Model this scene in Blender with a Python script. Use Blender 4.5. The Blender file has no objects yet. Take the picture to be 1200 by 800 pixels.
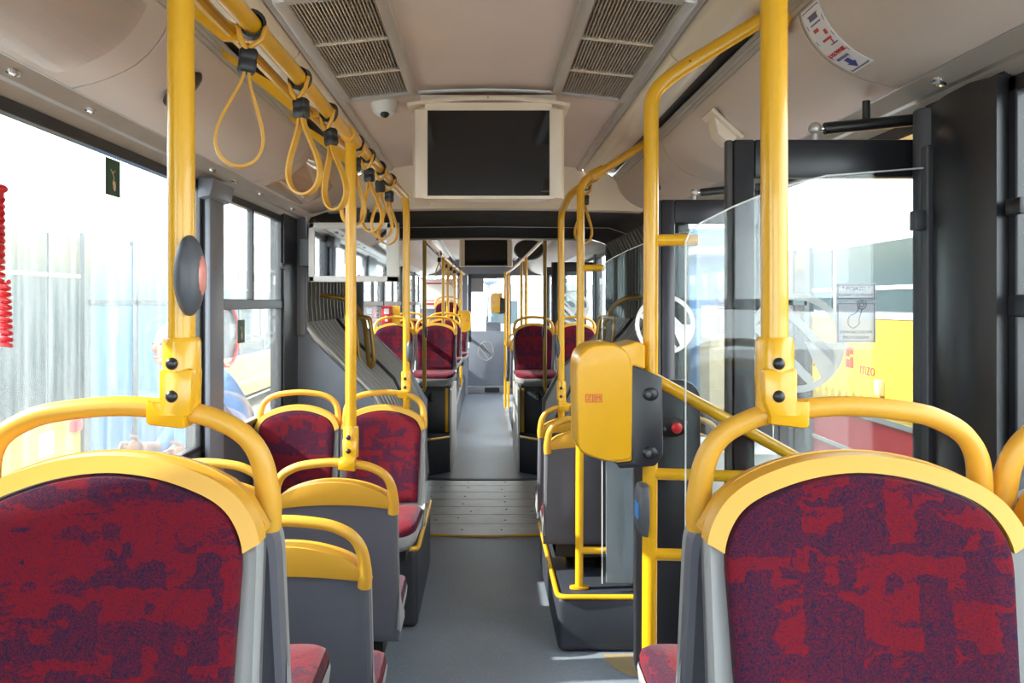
import bpy, bmesh, math, random
from mathutils import Vector, Matrix
random.seed(7)
PI = math.pi
SC = bpy.context.scene
COL = SC.collection
EYE = 1.6                       # eye height above the bus floor
F, VX, VY = 960.0, 568.0, 355.0  # focal length and vanishing point in 1200x800 pixels

# ------------------------------------------------------------------ camera, sky, sun, exposure
cam_d = bpy.data.cameras.new('camera'); cam = bpy.data.objects.new('camera', cam_d); COL.objects.link(cam)
cam.location = (0, 0, EYE); cam.rotation_euler = (PI/2, 0, 0)
cam_d.sensor_width = 36; cam_d.lens = F/1200*36
cam_d.shift_x = (600-VX)/1200; cam_d.shift_y = -(400-VY)/1200
cam_d.clip_start = .05; cam_d.clip_end = 300
SC.camera = cam
world = bpy.data.worlds.new('sky'); SC.world = world; world.use_nodes = True
wb = world.node_tree.nodes['Background']; wb.inputs[0].default_value = (.90, .955, 1, 1); wb.inputs[1].default_value = 5.2
sun_d = bpy.data.lights.new('sun', 'SUN'); sun_d.energy = 9.0; sun_d.angle = .009; sun_d.color = (1, .95, .86)
sun = bpy.data.objects.new('sun', sun_d); COL.objects.link(sun)
sun.rotation_euler = Vector((1.43, .14, -1.0)).to_track_quat('-Z', 'Y').to_euler()
SC.view_settings.view_transform = 'Standard'; SC.view_settings.look = 'None'
SC.view_settings.gamma = 1; SC.view_settings.use_curve_mapping = False
SC.view_settings.exposure = .85
SC.cycles.max_bounces = 14; SC.cycles.diffuse_bounces = 7; SC.cycles.glossy_bounces = 5
SC.cycles.transparent_max_bounces = 32; SC.cycles.transmission_bounces = 8
SC.cycles.sample_clamp_indirect = 8; SC.cycles.caustics_reflective = False; SC.cycles.caustics_refractive = False
SC.cycles.use_denoising = True

def W(px, py, Y):
    return Vector(((px-VX)*Y/F, Y, EYE+(VY-py)*Y/F))
def E(x, y, z):                 # z measured from the eye
    return Vector((x, y, EYE+z))

# ------------------------------------------------------------------ materials
MATS = {}
def mat(name, col, rough=.5, metal=0, spec=.5, coat=0, bump=0, bscale=200, var=0, vscale=6):
    m = bpy.data.materials.new(name); m.use_nodes = True
    n = m.node_tree; b = n.nodes['Principled BSDF']
    b.inputs['Base Color'].default_value = (*col, 1); b.inputs['Roughness'].default_value = rough
    b.inputs['Metallic'].default_value = metal; b.inputs['Specular IOR Level'].default_value = spec
    b.inputs['Coat Weight'].default_value = coat
    tc = n.nodes.new('ShaderNodeTexCoord')
    if var:
        t = n.nodes.new('ShaderNodeTexNoise'); t.inputs['Scale'].default_value = vscale; t.inputs['Detail'].default_value = 5
        n.links.new(tc.outputs['Object'], t.inputs['Vector'])
        r = n.nodes.new('ShaderNodeMapRange'); r.inputs[1].default_value = .3; r.inputs[2].default_value = .7
        r.inputs[3].default_value = 1-var; r.inputs[4].default_value = 1+var
        n.links.new(t.outputs['Fac'], r.inputs[0])
        x = n.nodes.new('ShaderNodeVectorMath'); x.operation = 'SCALE'; x.inputs[0].default_value = col
        n.links.new(r.outputs[0], x.inputs['Scale']); n.links.new(x.outputs[0], b.inputs['Base Color'])
    if bump:
        t = n.nodes.new('ShaderNodeTexNoise'); t.inputs['Scale'].default_value = bscale; t.inputs['Detail'].default_value = 3
        n.links.new(tc.outputs['Object'], t.inputs['Vector'])
        u = n.nodes.new('ShaderNodeBump'); u.inputs['Strength'].default_value = bump; u.inputs['Distance'].default_value = .002
        n.links.new(t.outputs['Fac'], u.inputs['Height']); n.links.new(u.outputs[0], b.inputs['Normal'])
    MATS[name] = m
    return m
mat('yellow', (.72, .37, .008), .28, coat=.3, var=.05)
mat('yellow_plastic', (.63, .325, .032), .42, var=.04, bump=.05)
mat('golden', (.42, .24, .035), .3, metal=.35, var=.06)  # golden-brown: shade on the far hooked rails is put into the colour
mat('chrome', (.8, .8, .8), .15, metal=1)
mat('shell', (.105, .105, .128), .48, bump=.12, bscale=500, var=.06)
mat('shell_light', (.29, .295, .30), .45, bump=.08, bscale=500)
mat('black', (.012, .012, .014), .38)
mat('rubber', (.055, .051, .048), .5, var=.15)
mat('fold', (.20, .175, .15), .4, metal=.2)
mat('skirt', (.33, .33, .335), .35, metal=.4, var=.1)  # slopes made to look lit by this lighter silvery colour
mat('dark', (.018, .019, .024), .32, var=.1)
mat('dark_grey', (.075, .08, .095), .42, bump=.1, bscale=400, var=.08)
mat('mid_grey', (.20, .21, .24), .45, bump=.08, bscale=400, var=.05)
mat('grey_blue', (.20, .22, .27), .4, var=.05)
mat('ceil', (.68, .58, .52), .6, bump=.06, bscale=300, var=.025, vscale=3)
mat('cove', (.60, .515, .455), .5, bump=.08, bscale=350, var=.03, vscale=3)
mat('cream', (.72, .64, .50), .3, coat=.2, var=.02)
mat('alu', (.58, .56, .53), .38, metal=.55, var=.05)
mat('alu_plate', (.52, .54, .55), .42, metal=.6, var=.08, vscale=12, bump=.06, bscale=120)
mat('white', (.78, .77, .74), .4)
mat('paper', (.80, .80, .83), .5)
mat('tvcream', (.78, .68, .55), .4, var=.02)
mat('screen', (.006, .006, .007), .07, spec=.5)
mat('red', (.55, .02, .025), .35)
mat('btnface', (.62, .22, .18), .2)
mat('redprint', (.6, .05, .05), .5)
mat('blueprint', (.03, .05, .30), .5)
mat('greyprint', (.13, .13, .24), .5)
mat('green', (.015, .07, .045), .4)
mat('tan', (.70, .48, .30), .5)
mat('slat', (.40, .34, .28), .45)
mat('bluebtn', (.05, .25, .65), .35)
mat('asphalt', (.30, .30, .30), .85, var=.12, vscale=3)
mat('bus_yellow', (.80, .52, .05), .35, coat=.3)
mat('bus_red', (.55, .035, .04), .35, coat=.3)
mat('bus_white', (.75, .76, .78), .35)
mat('bus_blue', (.07, .20, .46), .4)
mat('bus_glass', (.06, .085, .095), .25, spec=.4)
mat('brown_glass', (.07, .05, .05), .12)
mat('sand', (.30, .22, .12), .6)
mat('cardboard', (.55, .40, .24), .8, var=.08)
mat('skin', (.40, .20, .13), .5)
mat('shirt', (.12, .27, .58), .8, var=.06, vscale=14)
mat('trouser', (.06, .07, .10), .8)
mat('hair', (.42, .40, .37), .6)
mat('platform', (.024, .027, .038), .5, var=.2, vscale=260)

def nt(name):
    m = bpy.data.materials.new(name); m.use_nodes = True; MATS[name] = m
    n = m.node_tree
    for x in list(n.nodes):
        if x.type != 'OUTPUT_MATERIAL': n.nodes.remove(x)
    return n, n.nodes['Material Output']
def glass(name, tint=(.93, .96, .95), refl=.06, dirt=0, dirtcol=(.8, .84, .86)):
    n, out = nt(name); N = n.nodes.new; L = n.links.new
    tr = N('ShaderNodeBsdfTransparent'); tr.inputs[0].default_value = (*tint, 1)
    gl = N('ShaderNodeBsdfGlossy'); gl.inputs['Roughness'].default_value = .02
    lw = N('ShaderNodeLayerWeight'); lw.inputs[0].default_value = .5
    pw = N('ShaderNodeMath'); pw.operation = 'POWER'; pw.inputs[1].default_value = 5; L(lw.outputs['Facing'], pw.inputs[0])
    ml = N('ShaderNodeMath'); ml.operation = 'MULTIPLY_ADD'; ml.inputs[1].default_value = .5; ml.inputs[2].default_value = refl*.6; ml.use_clamp = True
    L(pw.outputs[0], ml.inputs[0])
    mx = N('ShaderNodeMixShader'); L(ml.outputs[0], mx.inputs[0]); L(tr.outputs[0], mx.inputs[1]); L(gl.outputs[0], mx.inputs[2])
    last = mx
    if dirt:
        tc = N('ShaderNodeTexCoord'); mp = N('ShaderNodeMapping'); mp.inputs['Scale'].default_value = (1, 26, .9)
        L(tc.outputs['Object'], mp.inputs[0])
        t = N('ShaderNodeTexNoise'); t.inputs['Scale'].default_value = 1.6; t.inputs['Detail'].default_value = 6; t.inputs['Roughness'].default_value = .68
        L(mp.outputs[0], t.inputs['Vector'])
        r = N('ShaderNodeMapRange'); r.inputs[1].default_value = .30; r.inputs[2].default_value = .72; r.inputs[3].default_value = 0.005; r.inputs[4].default_value = dirt
        L(t.outputs['Fac'], r.inputs[0])
        v = N('ShaderNodeTexVoronoi'); v.inputs['Scale'].default_value = 26; L(tc.outputs['Object'], v.inputs['Vector'])
        c = N('ShaderNodeMath'); c.operation = 'LESS_THAN'; c.inputs[1].default_value = .10; L(v.outputs['Distance'], c.inputs[0])
        a = N('ShaderNodeMath'); a.operation = 'MULTIPLY_ADD'; a.inputs[1].default_value = .05; L(c.outputs[0], a.inputs[0]); L(r.outputs[0], a.inputs[2])
        d = N('ShaderNodeBsdfTranslucent'); d.inputs[0].default_value = (*dirtcol, 1)
        m2 = N('ShaderNodeMixShader'); L(a.outputs[0], m2.inputs[0]); L(mx.outputs[0], m2.inputs[1]); L(d.outputs[0], m2.inputs[2])
        last = m2
    L(last.outputs[0], out.inputs[0])
glass('glass', dirt=.03)
glass('glass_clear', (.93, .95, .95), .05)
glass('glass_door', (.80, .84, .84), .06, dirt=.03)
glass('glass_dirty', (.93, .96, .95), .05, dirt=.085)
glass('clear_plastic', (.97, .96, .95), .025)
def film(name, col, mixf=.6, clear=.4):
    n, out = nt(name); N = n.nodes.new; L = n.links.new
    d = N('ShaderNodeBsdfDiffuse'); d.inputs[0].default_value = (*col, 1); t = N('ShaderNodeBsdfTranslucent'); t.inputs[0].default_value = (*col, 1)
    m = N('ShaderNodeMixShader'); m.inputs[0].default_value = mixf; L(d.outputs[0], m.inputs[1]); L(t.outputs[0], m.inputs[2])
    tr = N('ShaderNodeBsdfTransparent'); m2 = N('ShaderNodeMixShader'); m2.inputs[0].default_value = clear; L(m.outputs[0], m2.inputs[1]); L(tr.outputs[0], m2.inputs[2]); L(m2.outputs[0], out.inputs[0])
film('white_film', (.95, .95, .96), .5, .22); film('grey_film', (.85, .85, .92), .5, .3)

def fabric():
    n, out = nt('fabric'); N = n.nodes.new; L = n.links.new
    b = N('ShaderNodeBsdfPrincipled'); b.inputs['Roughness'].default_value = .9
    b.inputs['Sheen Weight'].default_value = .1; b.inputs['Sheen Roughness'].default_value = .4; b.inputs['Specular IOR Level'].default_value = .15
    tc = N('ShaderNodeTexCoord'); oi = N('ShaderNodeObjectInfo')
    off = N('ShaderNodeVectorMath'); off.operation = 'SCALE'; off.inputs[0].default_value = (3.1, 0, 2.3); L(oi.outputs['Random'], off.inputs['Scale'])
    ad0 = N('ShaderNodeVectorMath'); ad0.operation = 'ADD'; L(tc.outputs['Object'], ad0.inputs[0]); L(off.outputs[0], ad0.inputs[1])
    dn = N('ShaderNodeTexNoise'); dn.inputs['Scale'].default_value = 38; dn.inputs['Detail'].default_value = 4; L(ad0.outputs[0], dn.inputs['Vector'])
    ds = N('ShaderNodeVectorMath'); ds.operation = 'MULTIPLY_ADD'; L(dn.outputs['Color'], ds.inputs[0]); ds.inputs[1].default_value = (.03, .03, .03); L(ad0.outputs[0], ds.inputs[2])
    ad = ds
    sp = N('ShaderNodeSeparateXYZ'); L(ad.outputs[0], sp.inputs[0])
    def math_(op, a, bb=None, cc=None):
        m = N('ShaderNodeMath'); m.operation = op
        for i, s in enumerate((a, bb, cc)):
            if s is None: continue
            if isinstance(s, (int, float)): m.inputs[i].default_value = s
            else: L(s, m.inputs[i])
        return m.outputs[0]
    def noise(scale, sx, sz, det=4, rough=.6):
        mp = N('ShaderNodeMapping'); mp.inputs['Scale'].default_value = (sx, 1, sz); L(ad.outputs[0], mp.inputs[0])
        t = N('ShaderNodeTexNoise'); t.inputs['Scale'].default_value = scale; t.inputs['Detail'].default_value = det; t.inputs['Roughness'].default_value = rough
        L(mp.outputs[0], t.inputs['Vector']); return t.outputs['Fac']
    x, z = sp.outputs['X'], sp.outputs['Z']
    def skyline(nx, nz, amp, sh):
        cx = math_('FLOOR', math_('MULTIPLY_ADD', x, nx, sh)); zz = math_('MULTIPLY_ADD', z, nz, sh*.37)
        cz = math_('FLOOR', zz); fz = math_('SUBTRACT', zz, cz)
        cv = N('ShaderNodeCombineXYZ'); L(cx, cv.inputs[0]); L(cz, cv.inputs[1])
        w = N('ShaderNodeTexWhiteNoise'); w.noise_dimensions = '2D'; L(cv.outputs[0], w.inputs['Vector'])
        return math_('LESS_THAN', fz, math_('MULTIPLY', math_('POWER', w.outputs['Value'], 1.15), amp))
    s1 = skyline(26, 5.2, 1.0, .3); s2 = skyline(50, 9.1, .85, 1.7)
    band = noise(8, .5, 2.6, 6, .66)                       # horizontal torn streaks
    patch = noise(7, 1, 1.6, 3)
    blue1 = math_('GREATER_THAN', band, .555)
    sel = math_('GREATER_THAN', patch, .47)
    u = math_('MAXIMUM', math_('MULTIPLY', s1, sel), math_('MULTIPLY', s2, math_('SUBTRACT', 1, sel)))
    u = math_('MAXIMUM', u, math_('MULTIPLY', blue1, .85))
    grain = noise(330, 1, 1, 2, .7)
    thr = math_('MULTIPLY_ADD', math_('SUBTRACT', grain, .5), 2.4, math_('MULTIPLY_ADD', u, .50, math_('MULTIPLY', noise(60, 1, 1, 3), .5)))
    thr = math_('MINIMUM', math_('MAXIMUM', thr, 0), 1)
    mx = N('ShaderNodeMix'); mx.data_type = 'RGBA'; L(thr, mx.inputs[0])
    mx.inputs[6].default_value = (.165, .005, .010, 1); mx.inputs[7].default_value = (.016, .009, .030, 1)
    L(mx.outputs[2], b.inputs['Base Color'])
    bu = N('ShaderNodeBump'); bu.inputs['Strength'].default_value = .35; bu.inputs['Distance'].default_value = .002; L(grain, bu.inputs['Height']); L(bu.outputs[0], b.inputs['Normal'])
    L(b.outputs[0], out.inputs[0])
fabric()
def vinyl():
    n, out = nt('vinyl'); N = n.nodes.new; L = n.links.new
    b = N('ShaderNodeBsdfPrincipled'); b.inputs['Roughness'].default_value = .42
    tc = N('ShaderNodeTexCoord')
    t = N('ShaderNodeTexNoise'); t.inputs['Scale'].default_value = 2.2; t.inputs['Detail'].default_value = 6; L(tc.outputs['Object'], t.inputs['Vector'])
    v = N('ShaderNodeTexVoronoi'); v.inputs['Scale'].default_value = 75; L(tc.outputs['Object'], v.inputs['Vector'])
    c = N('ShaderNodeMath'); c.operation = 'LESS_THAN'; c.inputs[1].default_value = .14; L(v.outputs['Distance'], c.inputs[0])
    r = N('ShaderNodeValToRGB'); r.color_ramp.elements[0].position = .3; r.color_ramp.elements[0].color = (.135, .156, .190, 1)
    r.color_ramp.elements[1].position = .7; r.color_ramp.elements[1].color = (.185, .210, .250, 1); L(t.outputs['Fac'], r.inputs[0])
    m = N('ShaderNodeMix'); m.data_type = 'RGBA'; m.inputs[7].default_value = (.40, .43, .47, 1); L(c.outputs[0], m.inputs[0]); L(r.outputs[0], m.inputs[6])
    L(m.outputs[2], b.inputs['Base Color']); L(b.outputs[0], out.inputs[0])
    q = N('ShaderNodeMapRange'); q.inputs[3].default_value = .3; q.inputs[4].default_value = .5; L(t.outputs['Fac'], q.inputs[0]); L(q.outputs[0], b.inputs['Roughness'])
vinyl()

# ------------------------------------------------------------------ mesh building
class MB:
    def __init__(s): s.v = []; s.f = []
    def add(s, vs, fs):
        o = len(s.v); s.v += [Vector(p) for p in vs]; s.f += [tuple(i+o for i in f) for f in fs]; return s
    def box(s, x0, x1, y0, y1, z0, z1):
        if x0 > x1: x0, x1 = x1, x0
        if y0 > y1: y0, y1 = y1, y0
        if z0 > z1: z0, z1 = z1, z0
        return s.add([(x0,y0,z0),(x1,y0,z0),(x1,y1,z0),(x0,y1,z0),(x0,y0,z1),(x1,y0,z1),(x1,y1,z1),(x0,y1,z1)],
                     [(0,3,2,1),(4,5,6,7),(0,1,5,4),(1,2,6,5),(2,3,7,6),(3,0,4,7)])
    def loft(s, rings, caps=True, closed=True):
        n = len(rings[0]); vs = [p for r in rings for p in r]; fs = []
        for i in range(len(rings)-1):
            for j in range(n if closed else n-1):
                k = (j+1) % n
                fs.append((i*n+j, i*n+k, (i+1)*n+k, (i+1)*n+j))
        if caps: fs += [tuple(range(n))[::-1], tuple(range((len(rings)-1)*n, len(rings)*n))]
        return s.add(vs, fs)
    def tube(s, pts, r, seg=12, caps=True):
        pts = [Vector(p) for p in pts]; n = len(pts); rings = []
        rr = r if isinstance(r, (list, tuple)) else [r]*n
        T = [(pts[min(i+1,n-1)]-pts[max(i-1,0)]).normalized() for i in range(n)]
        up = Vector((0,0,1)) if abs(T[0].z) < .9 else Vector((0,1,0))
        u = T[0].cross(up).normalized()
        for i in range(n):
            u = (u - T[i]*u.dot(T[i])).normalized(); w = T[i].cross(u)
            rings.append([pts[i] + (u*math.cos(2*PI*k/seg) + w*math.sin(2*PI*k/seg))*rr[i] for k in range(seg)])
        return s.loft(rings, caps)
    def cyl(s, a, b, r, r2=None, seg=16): return s.tube([a, b], [r, r if r2 is None else r2], seg)
    def prism(s, poly, axis, a0, a1):       # poly in the two other axes (x,z) / (y,z) / (x,y)
        def P(u, v, a): return {'y': (u, a, v), 'x': (a, u, v), 'z': (u, v, a)}[axis]
        return s.loft([[P(u, v, a0) for u, v in poly], [P(u, v, a1) for u, v in poly]])
    def ball(s, c, rx, ry=None, rz=None, nu=14, nv=9):
        ry = ry or rx; rz = rz or rx; c = Vector(c)
        rings = []
        for i in range(nv+1):
            t = PI*(i+.02)/(nv+.04)
            rings.append([c+Vector((rx*math.sin(t)*math.cos(2*PI*j/nu), ry*math.sin(t)*math.sin(2*PI*j/nu), rz*math.cos(t))) for j in range(nu)])
        return s.loft(rings)
    def xf(s, M):
        s.v = [M @ p for p in s.v]; return s
    def fn(s, g):
        s.v = [Vector(g(p)) for p in s.v]; return s
ROOT = {}
def tag(o, label=None, cat=None, group=None, kind=None):
    for k, v in (('label', label), ('category', cat), ('group', group), ('kind', kind)):
        if v: o[k] = v
    return o
def thing(name, loc, label, cat, group=None, kind=None):
    o = bpy.data.objects.new(name, None); COL.objects.link(o); o.empty_display_size = .05
    o.location = loc; ROOT[o.name] = Vector(loc)
    return tag(o, label, cat, group, kind)
def obj(name, mb, m, parent=None, label=None, cat=None, group=None, kind=None, bev=0, seg=2, ang=35, local=False):
    vs = mb.v
    if parent is not None:
        org = ROOT.get(parent.name, Vector((0,0,0))) if not local else Vector((0,0,0))
    elif local: org = Vector((0,0,0))
    else:
        xs = [p.x for p in vs]; ys = [p.y for p in vs]; zs = [p.z for p in vs]
        org = Vector(((min(xs)+max(xs))/2, (min(ys)+max(ys))/2, min(zs)))
    me = bpy.data.meshes.new(name); me.from_pydata([p-org for p in vs], [], mb.f)
    bm = bmesh.new(); bm.from_mesh(me)
    bmesh.ops.recalc_face_normals(bm, faces=bm.faces)
    if bev:
        es = [e for e in bm.edges if len(e.link_faces) == 2 and e.calc_face_angle(0) > .6]
        bmesh.ops.bevel(bm, geom=es, offset=bev, segments=seg, profile=.5, affect='EDGES', clamp_overlap=True)
    for f in bm.faces: f.smooth = True
    bm.to_mesh(me); bm.free()
    me.set_sharp_from_angle(angle=math.radians(ang))
    me.materials.append(MATS[m] if isinstance(m, str) else m)
    o = bpy.data.objects.new(name, me); COL.objects.link(o)
    if parent is not None:
        o.parent = parent; ROOT[o.name] = org
    else:
        o.location = org; ROOT[o.name] = org
    return tag(o, label, cat, group, kind)
def struct(name, mb, m, parent=None, **k): return obj(name, mb, m, parent, kind=None if parent else 'structure', **k)
def copy_tree(o, parent=None):
    c = o.copy(); COL.objects.link(c); c.parent = parent
    for ch in list(o.children): copy_tree(ch, c)
    return c
def fillet(pts, r, n=6):
    pts = [Vector(p) for p in pts]; out = [pts[0]]
    for i in range(1, len(pts)-1):
        a, b, c = pts[i-1], pts[i], pts[i+1]
        d1 = (a-b); d2 = (c-b); k = min(r, d1.length*.48, d2.length*.48)
        p, q = b+d1.normalized()*k, b+d2.normalized()*k
        for j in range(n+1):
            t = j/n; out.append(p*(1-t)**2 + b*2*t*(1-t) + q*t*t)
    out.append(pts[-1]); return out
def smooth(pts, n=6):
    pts = [Vector(p) for p in pts]; out = []
    for i in range(len(pts)-1):
        p0, p1, p2, p3 = pts[max(i-1,0)], pts[i], pts[i+1], pts[min(i+2, len(pts)-1)]
        for j in range(n):
            t = j/n
            out.append(.5*((2*p1)+(p2-p0)*t+(2*p0-5*p1+4*p2-p3)*t*t+(3*p1-p0-3*p2+p3)*t**3))
    out.append(pts[-1]); return out
def text(s, size, org, right, up, depth=.0008):
    cu = bpy.data.curves.new('t', 'FONT'); cu.body = s; cu.size = size; cu.extrude = depth; cu.resolution_u = 3
    cu.align_x = 'CENTER'; cu.align_y = 'CENTER'
    t = bpy.data.objects.new('t', cu); me = bpy.data.meshes.new_from_object(t)
    r = Vector(right).normalized(); u = Vector(up).normalized(); nrm = r.cross(u)
    mb = MB(); mb.add([Vector(org)+r*v.co.x+u*v.co.y+nrm*v.co.z for v in me.vertices], [tuple(p.vertices) for p in me.polygons])
    bpy.data.objects.remove(t); bpy.data.curves.remove(cu); bpy.data.meshes.remove(me)
    return mb
def rrect(cx, cz, w, h, r, n=4):
    out = []
    for sx, sz, a0 in ((1,1,0), (-1,1,PI/2), (-1,-1,PI), (1,-1,1.5*PI)):
        for i in range(n+1):
            a = a0+PI/2*i/n; out.append((cx+sx*(w/2-r)+r*math.cos(a), cz+sz*(h/2-r)+r*math.sin(a)))
    return out

# ------------------------------------------------------------------ the shell of the bus
HW = 1.17                       # half width at the glass
ZS, ZT = 1.0, EYE+.495          # window sill and head
COVE = [(.80,.735),(.806,.71),(.817,.685),(.832,.66),(.855,.633),(.885,.607),(.92,.587),(.96,.570),(1.0,.557),(1.05,.546)]
def cove_at(s):                 # s in 0..1 along the cove profile
    n = len(COVE)-1; t = min(max(s,0),.9999)*n; i = int(t); k = t-i
    return (COVE[i][0]*(1-k)+COVE[i+1][0]*k, COVE[i][1]*(1-k)+COVE[i+1][1]*k)
struct('floor', MB().box(-1.2, 1.2, -1.6, 5.62, -.06, 0).box(-1.2, 1.2, 7.40, 15.6, -.06, 0).box(-.75, .75, 5.62, 7.4, -.06, -.012), 'vinyl')
def ceil_z(x): return EYE+.86-.13*x*x
ARCH = [(-.57+1.14*i/12) for i in range(13)]
def ceiling_seg(name, y0, y1):
    mb = MB()
    mb.loft([[(x, y, ceil_z(x)) for x in ARCH]+[(x, y, ceil_z(x)+.03) for x in ARCH[::-1]] for y in (y0, y1)])
    return mb
cm = MB()
for y0, y1 in ((-1.6, 3.295), (3.31, 5.0), (7.42, 15.6)):
    q = ceiling_seg('', y0, y1); cm.add(q.v, q.f)
struct('ceiling', cm, 'ceil')
rm = MB()
for y0, y1 in ((-1.62, 5.1), (7.32, 15.7)):
    rm.box(-1.24, 1.24, y0, y1, EYE+.93, EYE+1.0)
    for s in (-1, 1): rm.box(s*1.19, s*1.24, y0, y1, ZT+.02, EYE+.95)
struct('wall_roof', rm, 'bus_yellow')  # unseen outer roof, added to stop sky light leaking past the coves
SECT = ((-1.6, 2.08, 'rear'), (2.088, 3.70, 'middle'), (3.708, 5.0, 'front'), (7.42, 10.0, 'rear'), (10.008, 15.6, 'front'))
nt_ = 0
for s, side in ((-1, 'left'), (1, 'right')):
    for y0, y1, w in SECT:
        nt_ += 1
        rings = [[(s*x, y, EYE+z) for x, z in COVE]+[(s*(x+.012), y, EYE+z+.025) for x, z in COVE[::-1]] for y in (y0, y1)]
        o = struct('trim_%d' % nt_, MB().loft(rings), 'cove')
    for y0, y1 in ((-1.6, 5.0), (7.42, 15.6)):
        # aluminium header with fine ribs between cove and window
        nt_ += 1
        prof = [(1.052,.546)]
        for i in range(9): prof += [(1.056+i*.006, .5445-i*.0022), (1.060+i*.006, .5395-i*.0022)]
        prof += [(1.112,.524),(1.118,.522)]
        for i in range(7): prof += [(1.124+i*.006, .5195-i*.003), (1.127+i*.006, .515-i*.003)]
        prof += [(1.168,.498),(1.175,.53),(1.06,.575)]
        struct('trim_%d' % nt_, MB().prism([(s*x, EYE+z) for x, z in prof], 'y', y0, y1), 'alu', ang=20)
        # aluminium track between lamp cover and cove
        nt_ += 1
        tr = [(.775,.772),(.778,.758),(.783,.760),(.786,.748),(.791,.750),(.794,.738),(.80,.737),(.83,.76),(.80,.80)]
        struct('trim_%d' % nt_, MB().prism([(s*x, EYE+z) for x, z in tr], 'y', y0, y1), 'alu', ang=20)
        nt_ += 1
        struct('trim_%d' % nt_, MB().prism([(s*x, EYE+z) for x, z in ((.735,.79),(.735,.80),(.79,.80),(.79,.79))], 'y', y0, y1), 'black')
        nt_ += 1
        struct('trim_%d' % nt_, MB().prism([(s*x, EYE+z) for x, z in ((.555,.822),(.56,.805),(.585,.80),(.59,.83))], 'y', y0, y1), 'alu')
lamp_spans = ((-.4, 1.28), (1.29, 2.62), (2.63, 4.95), (7.45, 9.2), (9.21, 11.6), (11.61, 14.0))
for s, side in ((-1, 'luggage-free left side'), (1, 'right side')):
    for i, (y0, y1) in enumerate(lamp_spans):
        prof = [(.59,.815),(.60,.79),(.62,.772),(.65,.760),(.68,.757),(.71,.762),(.732,.775),(.738,.80),(.66,.82)]
        where = 'above the window seats' if y1 < 1.5 else 'near the ceiling air grille' if y1 < 3 else 'beside the overhead television' if y1 < 6 else 'just past the bellows' if y1 < 10 else 'midway between bellows and cab' if y1 < 12 else 'near the driver cab'
        obj('ceiling_lamp_cover', MB().prism([(s*x, EYE+z) for x, z in prof], 'y', y0, y1), 'cream', label='cream curved lamp cover on %s ceiling edge, %s' % ('door-side' if s > 0 else 'strap-side', where), cat='lamp', group='ceiling lamp covers')

# side walls: lower band, pillars between windows
def wall(name, s, spans, pill, m='mid_grey'):
    mb = MB()
    for y0, y1 in spans:
        mb.box(s*1.162, s*1.22, y0, y1, -.3, ZS)
        mb.box(s*1.158, s*1.165, y0, y1, ZS-.02, ZS+.012)
        mb.box(s*1.168, s*1.22, y0, y1, ZT, ZT+.06)
    r_ = struct(name, mb, m); mb = MB()
    for y0, y1 in pill: mb.box(s*1.14, s*1.22, y0, y1, ZS-.01, ZT+.02)
    obj('window_pillars', mb, 'dark', r_)
    return r_
wall('wall_left', -1, ((-1.6, 5.05), (7.4, 15.6)), ((-1.6,-1.2), (.20, 1.0), (3.34, 3.50), (4.66, 5.05), (7.4, 7.7), (9.3, 9.42), (11.3, 11.42), (13.4, 13.5), (15.3, 15.6)), 'dark_grey')  # unseen pillar nearest the camera widened to keep sun off the seats
wall('wall_right', 1, ((-1.6, 2.17), (3.47, 5.05), (7.4, 8.6), (9.8, 12.2), (13.4, 15.6)), ((-1.6,-1.2), (1.80, 2.12), (3.47, 3.55), (4.9, 5.05), (7.4, 7.7), (8.5, 8.6), (9.8, 9.9), (12.1, 12.2), (13.4, 13.5), (15.3, 15.6)), 'dark')
mb = MB().box(.0, 0, 0, 0, 0, 0); mb = MB()
for y0, y1 in ((2.17, 3.47), (8.6, 9.8), (12.2, 13.4)): mb.box(1.165, 1.22, y0, y1, EYE+.46, ZT+.06)
struct('trim_90', mb, 'dark')
nw = 0
def window(s, y0, y1, glassm='glass', bars=False, z0=ZS, z1=ZT, fr='dark'):
    global nw; nw += 1
    w = thing('window_%d' % nw, (s*1.17, (y0+y1)/2, z0), None, None, kind='structure')
    mb = MB(); t = .035
    for a, b, c, d in ((y0, y1, z1-t, z1), (y0, y1, z0, z0+t*.6), (y0, y0+t*.8, z0, z1), (y1-t*.8, y1, z0, z1)): mb.box(s*1.15, s*1.185, a, b, c, d)
    if bars:
        mb.box(s*1.148, s*1.185, y0, y1, EYE-.03, EYE+.018)
        mb.box(s*1.15, s*1.183, (y0+y1)/2-.012, (y0+y1)/2+.012, EYE+.018, z1)
    obj('window_frame', mb, fr, w, bev=.003, seg=1)
    if bars:
        obj('pane', MB().box(s*1.166, s*1.171, y0+.01, y1-.01, z0+.01, EYE-.02), glassm, w)
        for a, b in ((y0+.01, (y0+y1)/2), ((y0+y1)/2, y1-.01)): obj('pane', MB().box(s*1.166, s*1.171, a, b, EYE+.01, z1-.01), glassm, w)
        obj('latch', MB().box(s*1.13, s*1.15, y1-.07, y1-.02, EYE+.19, EYE+.225), 'black', w, bev=.003)
    else:
        obj('pane', MB().box(s*1.166, s*1.171, y0+.01, y1-.01, z0+.01, z1-.01), glassm, w)
    return w
window(-1, -1.2, .20, 'glass'); window(-1, 1.0, 3.34, 'glass_dirty'); window(-1, 3.50, 4.66, 'glass', True)
for a, b in ((7.7, 9.3), (9.42, 11.3), (11.42, 13.4), (13.5, 15.3)): window(-1, a, b, 'glass', True)
window(1, -1.2, 1.80, 'glass', True); window(1, 3.55, 4.9, 'glass')
for a, b in ((7.7, 8.5), (9.9, 12.1), (13.5, 15.3)): window(1, a, b)
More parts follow.
